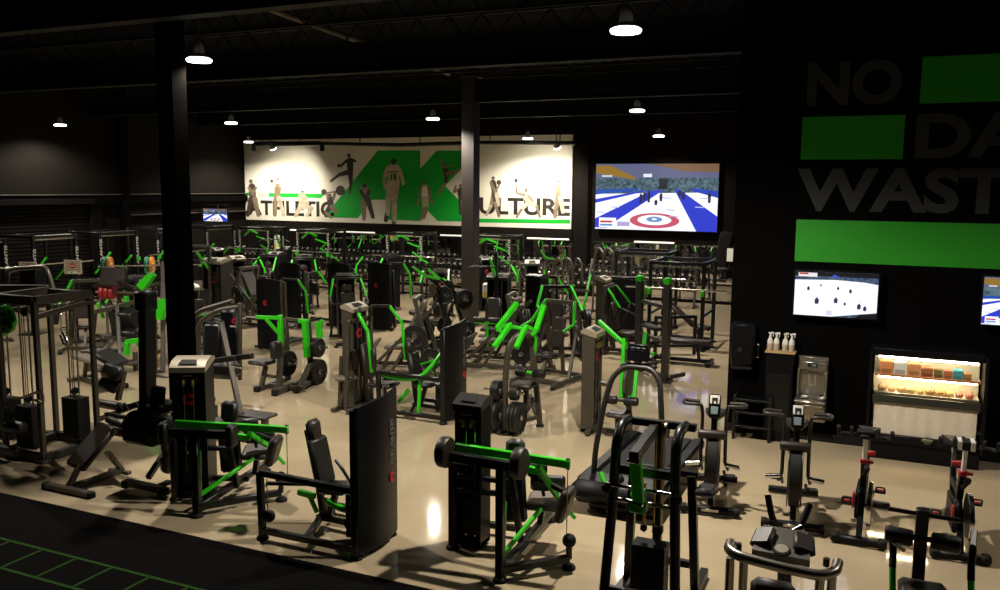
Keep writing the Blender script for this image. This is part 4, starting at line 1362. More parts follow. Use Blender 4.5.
# treadmill facing the camera
T = thing('treadmill', 'black treadmill with arched handrail and console behind the calf frame', 'treadmill', (-2.38, 9.65))
o = T.location
MB().box((-.08, .25, .24), (.66, 2.1, .05), (R(-1.5), 0, 0), b=.01).build('running_belt', 'rubber', T)
for s in (-1, 1):
    MB().box((-.08 + s * .42, .2, .22), (.16, 2.2, .13), (R(-1.5), 0, 0), b=.03).build('side_rail', 'satin', T)
MB().box((-.08, -.95, .22), (1.02, .50, .26), b=.10).build('motor_hood', 'satin', T)
MB().box((0, -.9, .06), (.78, .3, .1), b=.02).box((0, 1.15, .08), (.7, .15, .15), b=.02).build('support_foot', 'dgrey', T)
MB().tube([(-.40, -.85, .25), (-.39, -.84, .60), (-.32, -.75, 1.15), (-.26, -.68, 1.42), (-.14, -.62, 1.53), (.16, -.62, 1.53), (.27, -.68, 1.42), (.31, -.75, 1.15), (.36, -.84, .60), (.36, -.85, .25)], .032, 12, .18).build('arched_handrail', 'dgrey', T)
MB().ext([V((-.13, -.62, 1.55)), V((.13, -.62, 1.55)), V((.19, -.60, 1.52)), V((-.19, -.60, 1.52))], (0, .05, .02)).box((0, -.56, 1.53), (.40, .14, .05), b=.02).build('console_tray', 'satin', T)
MB().box((0, -.58, 1.69), (.25, .05, .19), (R(-12), 0, 0), b=.012).build('console', 'satin', T)
k = MB()
for r_ in range(5):
    for c_ in range(3):
        k.box((-.06 + c_ * .06, -.608 + r_ * -.0035 + .012, 1.635 + r_ * .028), (.045, .006, .008), (R(-12), 0, 0), b=.001)
k.build('console_legend', 'lcd', T)
MB().box((-.33, -1.19, .24), (.05, .02, .02)).build('start_key', 'green', T)

# upright climber with grey rail, console and padded cushion (cut by the lower frame edge)
T = thing('stair_climber', 'climber with curved grey handrail, console and dark cushion at the bottom edge', 'cardio machine', (-.48, 5.95))
o = T.location
Yq = 5.75
rl_ = [V((-.86, Yq + .22, 1.0)), V((-.86, Yq + .10, 1.0)), V((-.78, Yq + .03, .995)), V((-.5, Yq + .0, .98)), V((-.25, Yq + .0, .97)), V((-.16, Yq + .08, .98)), V((-.15, Yq + .20, 1.0))]
MB().tube([q - o for q in rl_], .036, 12, .12).build('handrail', 'steel', T)
for x, y in ((-.83, Yq + .02), (-.75, Yq + .10), (-.25, Yq + .04), (-.18, Yq + .12)):
    MB().cyl(V((x, y, .03)) - o, V((x, y, .98)) - o, .03, 12).build('rail_post', 'steel', T)
for x in (-.79, -.22):
    MB().box(V((x, Yq + .6, .03)) - o, (.09, 1.5, .06), b=.015).cyl(V((x, Yq + .1, 1.0)) - o, V((x, Yq + .1, 1.06)) - o, .022, 10).build('base_runner', 'dgrey', T)
MB().box(V((-.5, Yq + .7, .03)) - o, (.62, .09, .05)).box(V((-.5, Yq + 1.2, .03)) - o, (.62, .09, .05)).bar(V((-.5, Yq + .62, .04)) - o, V((-.5, Yq + .30, 1.0)) - o, .09).build('mast', 'dgrey', T)
MB().ext([V((-.70, Yq + .10, .98)) - o, V((-.32, Yq + .08, .98)) - o, V((-.36, Yq + .38, 1.06)) - o, V((-.66, Yq + .38, 1.06)) - o], (0, .0, .05)).build('console_body', 'grey', T)
for s in (-1, 1):
    MB().box(V((-.51 + s * .135, Yq + .24, 1.075)) - o, (.15, .20, .05), (R(18), R(s * 14), R(s * 12)), b=.02).build('console_tray', 'pad', T)
MB().lathe(V((-.51, Yq + .14, 1.035)) - o, (0, -.3, 1), [(0, .055), (.01, .062), (.02, .058)], 20).build('dial', 'rubber', T)
MB().lathe(V((-.51, Yq + .136, 1.054)) - o, (0, -.3, 1), [(0, .045), (.006, .045)], 20).build('dial_face', 'silver', T)
MB().tube([V((-.66, Yq + .55, 1.27)) - o, V((-.61, Yq + .46, 1.12)) - o, V((-.51, Yq + .38, 1.04)) - o, V((-.41, Yq + .46, 1.12)) - o, V((-.37, Yq + .55, 1.25)) - o], .024, 10, .08).build('steering_handle', 'rubber', T)
MB().tube([V((-.615, Yq + .44, 1.11)) - o, V((-.51, Yq + .37, 1.055)) - o, V((-.405, Yq + .44, 1.11)) - o], .027, 10, .05).build('chrome_bend', 'chrome', T)
MB().box(V((-.52, Yq - .22, .90)) - o, (.28, .10, .16), (R(-15), 0, 0), b=.04).build('cushion', 'pad', T)
MB().bar(V((-.52, Yq - .2, .1)) - o, V((-.52, Yq - .2, .84)) - o, .07).box(V((-.52, Yq + .2, .06)) - o, (.08, .9, .08)).build('cushion_post', 'dgrey', T)

# post machine with roller pads, lower right
T = thing('ab_crunch_machine', 'black post machine with two roller pads and green handles, lower right', 'gym machine', (.45, 6.35))
o = T.location
MB().bar(V((.36, 6.4, 0)) - o, V((.36, 6.4, 1.30)) - o, .08, .08).build('post', 'black', T)
MB().cyl(V((.14, 6.42, 1.26)) - o, V((.60, 6.42, 1.25)) - o, .016, 10).build('cross_bar', 'black', T)
for x0, x1 in ((.13, .31), (.42, .60)):
    MB().roller(V((x0, 6.34, 1.11)) - o, V((x1, 6.34, 1.10)) - o, .06).build('roller_pad', 'bpad', T)
MB().cyl(V((.13, 6.36, 1.105)) - o, V((.6, 6.36, 1.10)) - o, .02, 10).build('roller_axle', 'black', T)
MB().cyl(V((.18, 6.28, 1.08)) - o, V((.26, 6.22, 1.05)) - o, .014, 8).build('adjust_lever', 'steel', T)
for x, s in ((.19, -1), (.665, 1)):
    MB().tube([V((x + s * .01, 6.34, 1.10)) - o, V((x, 6.28, 1.0)) - o, V((x, 6.22, .92)) - o], .024, 10, .04).build('swing_arm', 'black', T)
    MB().tube([V((x, 6.22, .92)) - o, V((x + .01, 6.16, .75)) - o, V((x - s * .01, 6.12, .50)) - o], .022, 10, .06).build('hand_grip', 'green', T)
MB().tube([V((.675, 6.36, 1.1)) - o, V((.69, 6.5, 1.16)) - o], .022, 8).bar(V((.36, 6.3, .05)) - o, V((.36, 7.3, .05)) - o, .08).box(V((.36, 6.25, .05)) - o, (.7, .08, .08)).bar(V((.36, 7.3, .05)) - o, V((.36, 6.9, .05)) - o, .08).build('base_frame', 'black', T)
MB().pad(V((.38, 6.15, .80)) - o, (.30, .32, .08)).build('seat', 'pad', T)
MB().bar(V((.38, 6.15, .05)) - o, V((.38, 6.15, .76)) - o, .07).build('seat_post', 'black', T)


# ------------------------------------------------------------------ bikes by the wall
def fan_bike(label, loc, rz=0):
    T = thing('fan_bike', label, 'exercise bike', loc, rz)
    # origin: middle of the front stabiliser; the front of the bike looks to -y
    MB().cyl((-.28, 0, .06), (.28, 0, .06), .042, 12).build('front_foot', 'satin', T)
    MB().box((0, -.044, .065), (.18, .006, .03)).build('foot_label', 'steel', T)
    for s in (-1, 1):
        MB().roller((s * .25, 0, .06), (s * .31, 0, .06), .05).build('foot_cap', 'rubber', T)
    MB().cyl((-.27, 1.1, .05), (.27, 1.1, .05), .038, 12).build('rear_foot', 'satin', T)
    MB().bar((0, 0, .08), (0, 1.1, .07), .06).bar((0, .05, .08), (0, .20, .52), .06).bar((0, .75, .08), (0, .82, .72), .06).bar((0, .2, .5), (0, .82, .55), .06).bar((0, .22, .5), (0, .28, 1.15), .06, .08).build('frame', 'black', T)
    fb = MB().lathe((-.06, .24, .52), (1, 0, 0), [(0, .24), (.01, .33), (.11, .33), (.12, .24)], 28)
    fb.build('fan_drum', 'rubber', T)
    cg = MB()
    for s in (-1, 1):
        for r_ in (.12, .2, .28, .33):
            cg.tube([(s * .068, .24 + r_ * math.cos(2 * PI * i / 20), .52 + r_ * math.sin(2 * PI * i / 20)) for i in range(20)], .006, 5, closed=True)
        for i in range(8):
            cg.cyl((s * .068, .24, .52), (s * .068, .24 + .33 * math.cos(PI * i / 4), .52 + .33 * math.sin(PI * i / 4)), .004, 5)
    cg.build('fan_cage', 'dgrey', T)
    for s in (-1, 1):
        MB().tube([(s * .16, .50, .36), (s * .13, .26, .52), (s * .125, .26, 1.05), (s * .14, .22, 1.15), (s * .18, .20, 1.16), (s * .33, .20, 1.16), (s * .33, .32, 1.17), (s * .16, .33, 1.16)], .019, 8, .05).build('swing_handle', 'dgrey', T)
        MB().cyl((s * .14, .22, .50), (s * .29, .22, .48), .024, 10).build('foot_peg', 'chrome', T)
        MB().bar((s * .12, .55, .32), (s * .13, .55 + s * .14, .32 - s * .1), .03).build('crank', 'dgrey', T)
        MB().box((s * .19, .55 + s * .14, .32 - s * .1), (.11, .10, .03), b=.008).build('pedal', 'rubber', T)
    MB().box((0, .24, 1.14), (.125, .08, .26), (R(-24), 0, 0), b=.02).build('console', 'satin', T)
    MB().box((0, .226, 1.218), (.10, .012, .095), (R(-24), 0, 0), b=.004).build('badge_plate', 'white', T)
    bd = MB().box((0, .220, 1.226), (.06, .008, .028), (R(-24), 0, 0), b=.002).box((-.021, .209, 1.202), (.017, .008, .036), (R(-24), 0, 0), b=.002).box((.021, .209, 1.202), (.017, .008, .036), (R(-24), 0, 0), b=.002)
    bd.build('badge_mark', 'rubber', T)
    MB().box((0, .176, 1.11), (.075, .012, .085), (R(-24), 0, 0), b=.004).build('display', 'lcd', T)
    MB().bar((0, .82, .7), (0, .82, .86), .045).build('seat_post', 'steel', T)
    MB().ext([V((-.03, .62, .88)), V((.03, .62, .88)), V((.10, .85, .88)), (.12, .95, .88), V((-.12, .95, .88)), V((-.10, .85, .88))], (0, 0, .06)).build('saddle', 'bpad', T)
    MB().roller((-.16, .10, .86), (.13, .12, .86), .05).build('wind_guard', 'pad', T)
    return T


fan_bike('black fan bike with white badge, nearest the wall corner', (-1.53, 9.0), 8)
fan_bike('black fan bike with white badge in front of the drinking fountain', (-.68, 8.93), 5)


def spin_bike(label, loc, rz=0):
    T = thing('spin_bike', label, 'exercise bike', loc, rz)
    MB().box((0, 0, .05), (.40, .09, .07), b=.02).build('front_foot', 'satin', T)
    for s in (-1, 1):
        MB().box((s * .215, 0, .055), (.09, .11, .09), b=.02).build('foot_cap', 'rubber', T)
    MB().box((0, 1.15, .05), (.50, .09, .07), b=.02).build('rear_foot', 'satin', T)
    MB().bar((0, 0, .08), (0, .34, .50), .055, .08).bar((0, .34, .5), (0, .22, .78), .06, .08).bar((0, .34, .48), (0, 1.12, .08), .06, .08).bar((0, .70, .28), (0, .86, .66), .055, .07).bar((0, .3, .56), (0, .84, .55), .05, .07).build('frame', 'satin', T)
    MB().lathe((.065, .20, .36), (1, 0, 0), [(0, .04), (.0, .2), (-.008, .215), (-.008, .24), (.03, .24), (.03, .215), (.022, .2), (.022, .04)], 32).build('flywheel', 'chrome', T)
    MB().lathe((.06, .20, .36), (1, 0, 0), [(0, .19), (.034, .19)], 28).build('flywheel_disc', 'satin', T)
    MB().box((-.04, .42, .34), (.05, .52, .28), b=.02).box((-.03, .2, .40), (.05, .2, .25), b=.02).build('chain_guard', 'satin', T)
    MB().box((-.075, .12, .42), (.02, .06, .16)).build('red_trim', 'red', T)
    MB().cyl((0, .22, .76), (0, .16, 1.06), .022, 12).build('handlebar_stem', 'white', T)
    MB().box((0, .215, .80), (.075, .08, .05), b=.01).box((.06, .2, .80), (.05, .03, .03)).build('stem_clamp', 'red', T)
    MB().cyl((.0, .18, .66), (.03, .12, .73), .02, 8).cyl((.03, .11, .74), (.03, .09, .78), .03, 10).build('resistance_knob', 'rubber', T)
    MB().box((0, .16, 1.075), (.09, .16, .045), b=.012).tube([(-.24, -.03, 1.19), (-.24, .03, 1.09), (-.22, .14, 1.08), (.22, .14, 1.08), (.24, .03, 1.09), (.24, -.03, 1.19)], .019, 8, .05).tube([(-.12, -.05, 1.20), (-.12, .05, 1.10), (-.1, .14, 1.085), (.10, .14, 1.085), (.12, .05, 1.10), (.12, -.05, 1.20)], .016, 8, .04).build('handlebar', 'rubber', T)
    MB().box((0, .15, 1.115), (.16, .10, .03), b=.008).build('bottle_tray', 'rubber', T)
    MB().bar((0, .86, .62), (0, .90, .88), .04).build('seat_post', 'steel', T)
    MB().box((.03, .87, .70), (.10, .06, .05), b=.01).build('seat_clamp', 'red', T)
    MB().ext([V((-.025, .70, .90)), V((.025, .70, .90)), V((.08, .90, .90)), (.11, 1.0, .90), V((-.11, 1.0, .90)), V((-.08, .90, .90))], (0, 0, .055)).build('saddle', 'bpad', T)
    for s in (-1, 1):
        MB().bar((s * .08, .52, .33), (s * .10, .52 - s * .12, .33 + s * .12), .028).build('crank', 'steel', T)
        MB().box((s * .16, .52 - s * .12, .33 + s * .12), (.10, .09, .025), b=.006).tube([(s * .12, .47 - s * .12, .34 + s * .12), (s * .12, .43 - s * .12, .40 + s * .12), (s * .2, .43 - s * .12, .40 + s * .12), (s * .2, .47 - s * .12, .34 + s * .12)], .008, 6, .02).build('pedal', 'rubber', T)
        MB().box((s * .16, .50 - s * .12, .35 + s * .12), (.05, .03, .02), b=.004).build('pedal_strap', 'red', T)
    return T


spin_bike('black spin bike with white stem between the fan bikes and the food cooler', (-.05, 8.83), -2)
spin_bike('black spin bike with striped towel on its handlebar, right edge', (.84, 8.85), 3)
t = thing('towel', 'black and white striped towel on the right spin bike handlebar', 'towel', (.83, 8.99, 1.132))
MB().box((0, .02, .0), (.17, .16, .012), b=.004).box((0, -.06, -.035), (.17, .012, .08), b=.004).build('towel_cloth', 'rubber', t)
for x in (-.055, .055):
    MB().box((x, .02, .007), (.038, .165, .004), b=.001).box((x, -.067, -.035), (.038, .004, .08), b=.001).build('white_stripe', 'white', t)

# ------------------------------------------------------------------ wall side: fountain, sprays, bins, cooler
T = thing('bottle_fountain', 'steel bottle filling fountain mounted on the black wall', 'drinking fountain', (-.78, WR, .34))
MB().box((0, -.04, .43), (.40, .08, .86), b=.012).build('back_panel', 'steel', T)
MB().box((0, -.10, .74), (.40, .12, .14), b=.02).box((-.18, -.10, .5), (.04, .12, .4), b=.01).box((.18, -.10, .5), (.04, .12, .4), b=.01).build('filler_hood', 'steel', T)
MB().box((0, -.163, .755), (.13, .006, .06)).build('display_window', 'glass', T)
MB().box((.02, -.168, .755), (.05, .004, .03)).build('display', 'lcd', T)
MB().box((0, -.088, .55), (.10, .01, .19), b=.008).build('sensor_panel', 'silver', T)
MB().box((0, -.094, .55), (.06, .006, .14), b=.004).build('sensor_window', 'steel', T)
MB().box((-.13, -.086, .58), (.02, .006, .02)).box((-.13, -.086, .52), (.02, .006, .02)).build('status_light', 'lcd', T)
MB().box((0, -.20, .28), (.42, .34, .06), b=.025).box((0, -.19, .22), (.38, .3, .08), b=.03).build('basin_shelf', 'steel', T)
for s in (-1, 1):
    MB().lathe((s * .11, -.22, .305), (0, 0, 1), [(0, .03), (.006, .07), (.012, .085), (.016, .088), (.006, .07)], 20).build('basin_ring', 'chrome', T)
    MB().tube([(s * .17, -.12, .30), (s * .17, -.13, .36), (s * .12, -.20, .35)], .012, 8, .02).build('spout', 'chrome', T)
MB().box((0, -.12, .09), (.40, .22, .22), b=.015).build('lower_cabinet', 'steel', T)

T = thing('cleaning_station', 'tall black cleaning stand under the spray bottles', 'stand', (-1.20, WR - .16))
MB().box((0, 0, .64), (.36, .26, 1.20), b=.01).build('cabinet_body', 'satin', T)
MB().box((0, -.01, 1.255), (.40, .30, .025), b=.006).build('top_shelf', 'wood', T)
MB().box((0, -.134, .55), (.30, .01, .8), b=.004).build('door', 'black', T)
MB().box((0, 0, .03), (.34, .24, .06)).build('plinth', 'rubber', T)
for k, dx in enumerate((-.15, -.065, .05, .135)):
    t = thing('spray_bottle', ('leftmost', 'second', 'third', 'rightmost')[k] + ' of four white spray bottles on the cleaning stand', 'bottle', (-1.20 + dx, WR - .17, 1.268), (20, -15, 30, 10)[k], 'spray bottles on the cleaning stand')
    MB().lathe((0, 0, 0), (0, 0, 1), [(0, .034), (.01, .038), (.12, .038), (.15, .03), (.175, .014), (.19, .013)], 16).build('bottle_body', 'white', t)
    MB().lathe((0, 0, .004), (0, 0, 1), [(0, .0365), (.006, .0388), (.085, .0388), (.086, .036)], 16).build('label_band', 'paper', t)
    MB().lathe((0, 0, .187), (0, 0, 1), [(0, .015), (.025, .015), (.03, .01)], 12).box((.012, 0, .232), (.075, .022, .028), (0, R(-8), 0), b=.006).build('spray_head', 'white', t)
    MB().tube([(.035, 0, .222), (.04, 0, .20), (.03, 0, .18)], .005, 6).build('trigger', 'white', t)
T = thing('towel_dispenser', 'black paper dispenser on the wall left of the spray bottles', 'dispenser', (-1.72, WR, .98))
MB().box((0, -.11, .33), (.34, .22, .62), b=.04).build('dispenser_body', 'satin', T)
MB().box((0, -.10, .0), (.30, .16, .08), b=.02).build('outlet', 'rubber', T)
MB().box((.20, -.05, .24), (.05, .1, .2), b=.01).build('side_box', 'satin', T)
MB().box((.20, -.103, .33), (.04, .006, .012)).box((.20, -.103, .15), (.04, .006, .008)).build('side_light', 'letter', T)
MB().lathe((-.03, -.222, .26), (0, -1, 0), [(0, .03), (.003, .03)], 14).build('lock_button', 'dgrey', T)
T = thing('storage_rack', 'low black rack with steel rails below the wall dispenser', 'rack', (-1.52, WR - .24))
for x in (-.24, .24):
    MB().bar((x, -.16, 0), (x, -.16, .62), .04).bar((x, .16, 0), (x, .16, .62), .04).bar((x, -.16, .60), (x, .16, .60), .035).bar((x, -.16, .08), (x, .16, .08), .035).build('end_frame', 'black', T)
for z in (.20, .40, .58):
    MB().box((0, .0, z - .03), (.48, .30, .02)).build('shelf', 'satin', T)
    MB().cyl((-.24, -.175, z), (.24, -.175, z), .006, 8).build('front_rail', 'dgrey', T)

# open food cooler
CY = 11.92
T = thing('food_cooler', 'open black food cooler with two lit shelves and cream night blind', 'cooler', (.61, WR - .26))
o = T.location
cw = 1.24
y0, y1 = CY - o.y, WR - .01 - o.y
MB().box((0, (y0 + y1) / 2, .11), (cw + .06, y1 - y0, .22), b=.01).build('plinth', 'satin', T)
for s in (-1, 1):
    MB().ext([V((s * (cw / 2 + .02), y0 - .02, .2)), V((s * (cw / 2 + .02), y1, .2)), V((s * (cw / 2 + .02), y1, 1.42)), V((s * (cw / 2 + .02), y0 + .05, 1.42)), V((s * (cw / 2 + .02), y0 - .02, .95))], (s * .04, 0, 0)).build('side_panel', 'satin', T)
MB().box((0, (y0 + y1) / 2 + .04, 1.40), (cw + .04, y1 - y0 - .06, .10), b=.01).build('canopy', 'satin', T)
inn = mat('cooler_liner', (.72, .66, .52), .45)
MB().box((0, y1 - .03, .85), (cw, .04, 1.05)).build('back_liner', inn, T)
for i, z in enumerate((1.10, .86)):
    MB().box((0, y1 - .22, z), (cw - .02, .36, .02)).build('shelf', inn, T)
    MB().box((0, y1 - .41, z + .005), (cw - .02, .012, .035)).build('price_rail', mat('orange_brown_price_rail', (.45, .17, .06), .5) if i == 0 else 'steel', T)
MB().box((0, y0 + .02, .80), (cw, .03, .10), (R(-12), 0, 0)).build('steel_bumper', mat('dark_steel_trim', (.14, .14, .11), .3, .8), T)
MB().box((0, y0 + .035, .735), (cw - .02, .02, .035)).build('blind_rail', 'steel', T)
bl = MB()
n = 24
vs, fs = [], []
for i in range(n + 1):
    x = -cw / 2 + .03 + (cw - .06) * i / n
    yy = y0 + .035 + .006 * math.sin(i * 1.9)
    vs += [V((x, yy, .72)), V((x, yy - .01, .33)), V((x, yy + .006, .72)), V((x, yy - .004, .33))]
for i in range(n):
    a = i * 4
    fs += [(a, a + 1, a + 5, a + 4), (a + 2, a + 6, a + 7, a + 3), (a, a + 4, a + 6, a + 2), (a + 1, a + 3, a + 7, a + 5)]
fs += [(0, 2, 3, 1), (n * 4, n * 4 + 1, n * 4 + 3, n * 4 + 2)]
bl.add(vs, fs).build('night_blind', mat('cream_blind_fabric', (.78, .69, .55), .7), T)
MB().box((0, y0 + .0, .28), (cw, .06, .12), b=.01).build('front_kick', 'satin', T)
MB().lathe((.05, y0 - .03, .315), (0, -1, .2), [(0, .05), (.008, .05)], 18).box((.05, y0 - .035, .32), (.13, .01, .03), b=.008).build('maker_badge', 'steel', T)
lt = mat('cooler_lamp', (.9, .85, .7), .4, emit=(1.0, .84, .55), estr=40)
for z, yy in ((1.335, y0 + .10), (1.075, y1 - .36)):
    MB().cyl((-cw / 2 + .05, yy, z), (cw / 2 - .05, yy, z), .013, 10).build('shelf_lamp', lt, T)
for k in range(3):
    MB().box((cw / 2 + .066, y0 + .1, .62 + k * .14), (.012, .04, .03)).build('side_clip', 'steel', T)
cols = [((.75, .30, .10), 'orange'), ((.80, .78, .70), 'white'), ((.72, .33, .14), 'orange'), ((.38, .14, .05), 'brown'), ((.22, .16, .06), 'olive'), ((.45, .15, .08), 'red brown'), ((.08, .36, .42), 'teal'), ((.40, .22, .08), 'brown')]
names = ['first orange', 'white', 'second orange', 'wide brown', 'olive', 'red brown', 'teal', 'small brown']
x = -cw / 2 + .07
for k, (c, nm) in enumerate(cols):
    w_ = (.17, .17, .17, .15, .11, .11, .12, .1)[k] * .88
    h_ = (.20, .20, .19, .14, .13, .12, .14, .10)[k]
    t = thing('food_box', names[k] + ' food pack on the upper cooler shelf', 'food pack', (o.x + x + w_ / 2, o.y + y1 - .33, 1.111), 0, 'food packs on the upper cooler shelf')
    mm = mat('food_pack_%d' % k, c, .5, var=.3)
    MB().ext([V((-w_ / 2, -.05, 0)), V((w_ / 2, -.05, 0)), V((w_ / 2, .06, 0)), V((-w_ / 2, .06, 0))], (0, 0, h_ * .8)).build('pack_body', mm, t)
    MB().box((0, .005, h_ * .85), (w_ * .98, .09, .015), b=.004).box((0, .0, h_ * .94), (w_ * .6, .03, h_ * .12), b=.004).build('pack_top', mm, t)
    MB().box((0, -.053, h_ * .2), (w_ * .8, .004, h_ * .3), b=.001).build('pack_label', mat('pack_label_%d' % k, [min(1, q * .5) for q in c], .5), t)
    x += w_ + .012
x = -cw / 2 + .11
for k in range(10):
    c = ((.20, .12, .05), (.40, .22, .10), (.42, .26, .12), (.50, .36, .14), (.50, .33, .10), (.30, .18, .07), (.42, .25, .08), (.45, .27, .09), (.24, .10, .06), (.30, .09, .06))[k]
    rr = (.058, .045, .055, .062, .05, .06, .064, .055, .05, .05)[k]
    t = thing('food_bowl', ('first', 'second', 'third', 'fourth', 'fifth', 'sixth', 'seventh', 'eighth', 'ninth', 'last')[k] + ' round food bowl from the left on the lower cooler shelf', 'food bowl', (o.x + x, o.y + y1 - .32, .871), 0, 'food bowls on the lower cooler shelf')
    MB().lathe((0, 0, 0), (0, 0, 1), [(0, rr * .7), (rr * .8, rr), (rr * .85, rr)], 16).build('bowl', mat('food_bowl_%d' % k, c, .4, var=.4, scale=40), t)
    MB().lathe((0, 0, rr * .85), (0, 0, 1), [(0, rr * .98), (rr * .45, rr * .85), (rr * .8, rr * .4)], 16).build('filling', mat('food_filling_%d' % k, [min(1, q * 1.3) for q in c], .5, var=.5, scale=60), t)
    x += .112

# ================================================================== SECOND ROW (about 11 m away)
panel_machine('black seated machine with curved panel and bent green arm, middle of the second row', (-5.72, 10.88), 0, 1.5, True)

# plate-loaded pulldown with green V arms
T = thing('plate_loaded_pulldown', 'grey plate-loaded pulldown with raised green V arms, centre', 'gym machine', (-4.72, 11.1))
o = T.location
p = lambda x, y, Y: at(x, y, Y) - o
MB().tube([V((-4.76, 10.86, 0)) - o, V((-4.76, 10.86, .8)) - o, V((-4.74, 10.90, 1.22)) - o, V((-4.66, 11.0, 1.40)) - o, V((-4.52, 11.15, 1.42)) - o], .045, 10, .2).build('front_mast', 'grey', T)
MB().bar(p(540, 426, 11.4), p(531, 332, 11.35), .07).bar(p(531, 332, 11.35), p(519, 336, 11.15), .07).bar(p(505, 424, 10.9), p(538, 417, 11.4), .06).bar(p(520, 421, 11.1), p(534, 398, 11.5), .06).bar(p(537, 417, 11.4), p(530, 395, 11.8), .06).build('frame', 'grey', T)
MB().lathe(V((-4.76, 10.86, 0)) - o, (0, 0, 1), [(0, .14), (.02, .14), (.03, .1)], 20).build('base_plate', 'dgrey', T)
feet(T, [tuple((p(540, 427, 11.4)).xy)], .06)
for nm, a, b, c, d in (('l', (517, 303), (497, 329), (511, 324), (494, 347)), ('r', (544, 306), (536, 331), (526, 326), (516, 348))):
    g = MB().bar(p(*a, 11.55), p(*b, 11.2), .07).bar(p(*c, 11.1), p(*d, 10.75), .065)
    g.bar(p(*b, 11.2), p((b[0] + c[0]) / 2 - (2 if nm == 'l' else 0), 331 if nm == 'l' else 335, 11.15), .055)
    g.bar(p(*b, 11.2), p(*c, 11.1), .05)
    g.build('lever_arm', 'green', T)
MB().bar(p(504, 325, 11.2), p(523, 329, 11.2), .045).bar(p(536, 336, 11.3), p(534, 358, 11.4), .05).build('arm_link', 'green', T)
MB().pad(p(523, 385, 11.2), (.34, .30, .08)).build('seat', 'pad', T)
MB().bar(p(526, 388, 11.25), p(526, 410, 11.25), .065).build('seat_post', 'grey', T)
MB().roller(p(516, 371, 11.15), p(526, 373, 11.15), .065).roller(p(533, 373, 11.15), p(545, 374, 11.15), .065).build('thigh_roller', 'bpad', T)
MB().bar(p(524, 372, 11.17), p(533, 373, 11.17), .04).build('roller_bracket', 'green', T)
MB().cyl(V((-5.1, 10.88, .60)) - o, V((-4.48, 10.88, .60)) - o, .024, 10).cyl(V((-5.1, 10.88, .24)) - o, V((-4.5, 10.88, .24)) - o, .024, 10).build('plate_peg', 'chrome', T)
for z, r_, sd, lb in ((.60, .15, -1, 'upper left'), (.60, .11, 1, 'upper right'), (.24, .225, -1, 'lower left'), (.24, .225, 1, 'lower right')):
    plates_on((-4.76 + sd * .08, 10.88, z), (sd, 0, 0), [(.03, r_, .05), (.085, r_, .05)] + ([(.14, r_, .05)] if r_ > .2 else []), 'black weight plates on the %s peg of the green V-arm pulldown' % lb, 'plates on the %s peg of the pulldown' % lb)

# row machine with two green T levers and stacked plates
T = thing('plate_loaded_row', 'grey plate-loaded row machine with two green levers, left of centre', 'gym machine', (-9.2, 11.5))
o = T.location
MB().bar(p(258, 389, 11.3), p(288, 378, 12.1), .085).bar(p(276, 392, 11.2), p(312, 378, 12.3), .085).bar(p(297, 389, 11.5), p(324, 373, 12.6), .085).bar(p(270, 385, 11.5), p(305, 388, 11.6), .06).build('base_frame', 'grey', T)
for x, y, Y in ((257, 389.5, 11.28), (275, 392.5, 11.18), (296, 389.5, 11.48)):
    MB().box(p(x, y, Y), (.10, .10, .11), b=.015).build('end_cap', 'rubber', T)
MB().bar(p(279, 388, 11.4), p(281, 345, 11.6), .09, .07).bar(p(288, 380, 11.9), p(285, 318, 11.9), .08).bar(p(311, 376, 12.2), p(308, 320, 12.1), .08).bar(p(299, 388, 11.6), p(310, 365, 12.0), .08).bar(p(285, 319, 11.9), p(308, 321, 12.1), .06).bar(p(281, 345, 11.6), p(285, 330, 11.8), .07).build('upright', 'grey', T)
MB().bar(p(261, 388, 11.35), p(266, 366, 11.5), .07).bar(p(265, 375, 11.45), p(278, 377, 11.5), .05).build('seat_post', 'grey', T)
MB().pad(p(262, 362, 11.45), (.38, .34, .07)).build('seat', 'bpad', T)
MB().pad(p(276, 350, 11.35), (.10, .24, .30)).build('chest_pad', 'bpad', T)
MB().bar(p(255, 317, 11.3), p(281, 318, 11.6), .06).bar(p(280, 315, 11.6), p(281, 352, 11.6), .075).bar(p(266, 319, 11.4), p(280, 335, 11.6), .055).build('lever_arm', 'green', T)
MB().bar(p(298, 321, 11.9), p(309, 321, 12.0), .07).bar(p(305, 320, 11.9), p(307, 357, 12.0), .09).bar(p(318, 322, 12.6), p(320, 338, 12.6), .12, .06).bar(p(322, 320, 12.6), p(318, 336, 12.6), .06).build('lever_arm', 'green', T)
MB().cyl(p(246, 316, 11.2), p(257, 317, 11.3), .018, 8).build('hand_grip', 'chrome', T)
MB().bar(p(280, 352, 11.6), p(280, 376, 11.6), .04).build('lever_link', 'green', T)
MB().tube([p(291, 358, 11.8), p(297, 362, 11.7), (p(293, 364, 11.7))], .015, 8, .02).build('release_hook', 'chrome', T)
MB().cyl(p(283, 363, 11.75) - V((.05, 0, 0)), p(283, 363, 11.75) + V((.3, 0, 0)), .024, 10).cyl(p(311, 346, 12.2), p(311, 346, 12.2) + V((.35, 0, 0)), .024, 10).cyl(p(311, 371, 12.2), p(311, 371, 12.2) + V((.35, 0, 0)), .024, 10).build('plate_peg', 'chrome', T)
for (x, y, Y, r_, lb, n_) in ((284, 363, 11.75, .225, 'beside the seat', 2), (312, 347, 12.2, .17, 'on the upper right peg', 3), (312, 371, 12.2, .225, 'on the lower right peg', 3)):
    q = at(x, y, Y)
    plates_on(q, (1, 0, 0), [(.04 + .055 * i, r_, .05) for i in range(n_)], 'black weight plates %s of the two-lever row machine' % lb, 'plates %s of the row machine' % lb)

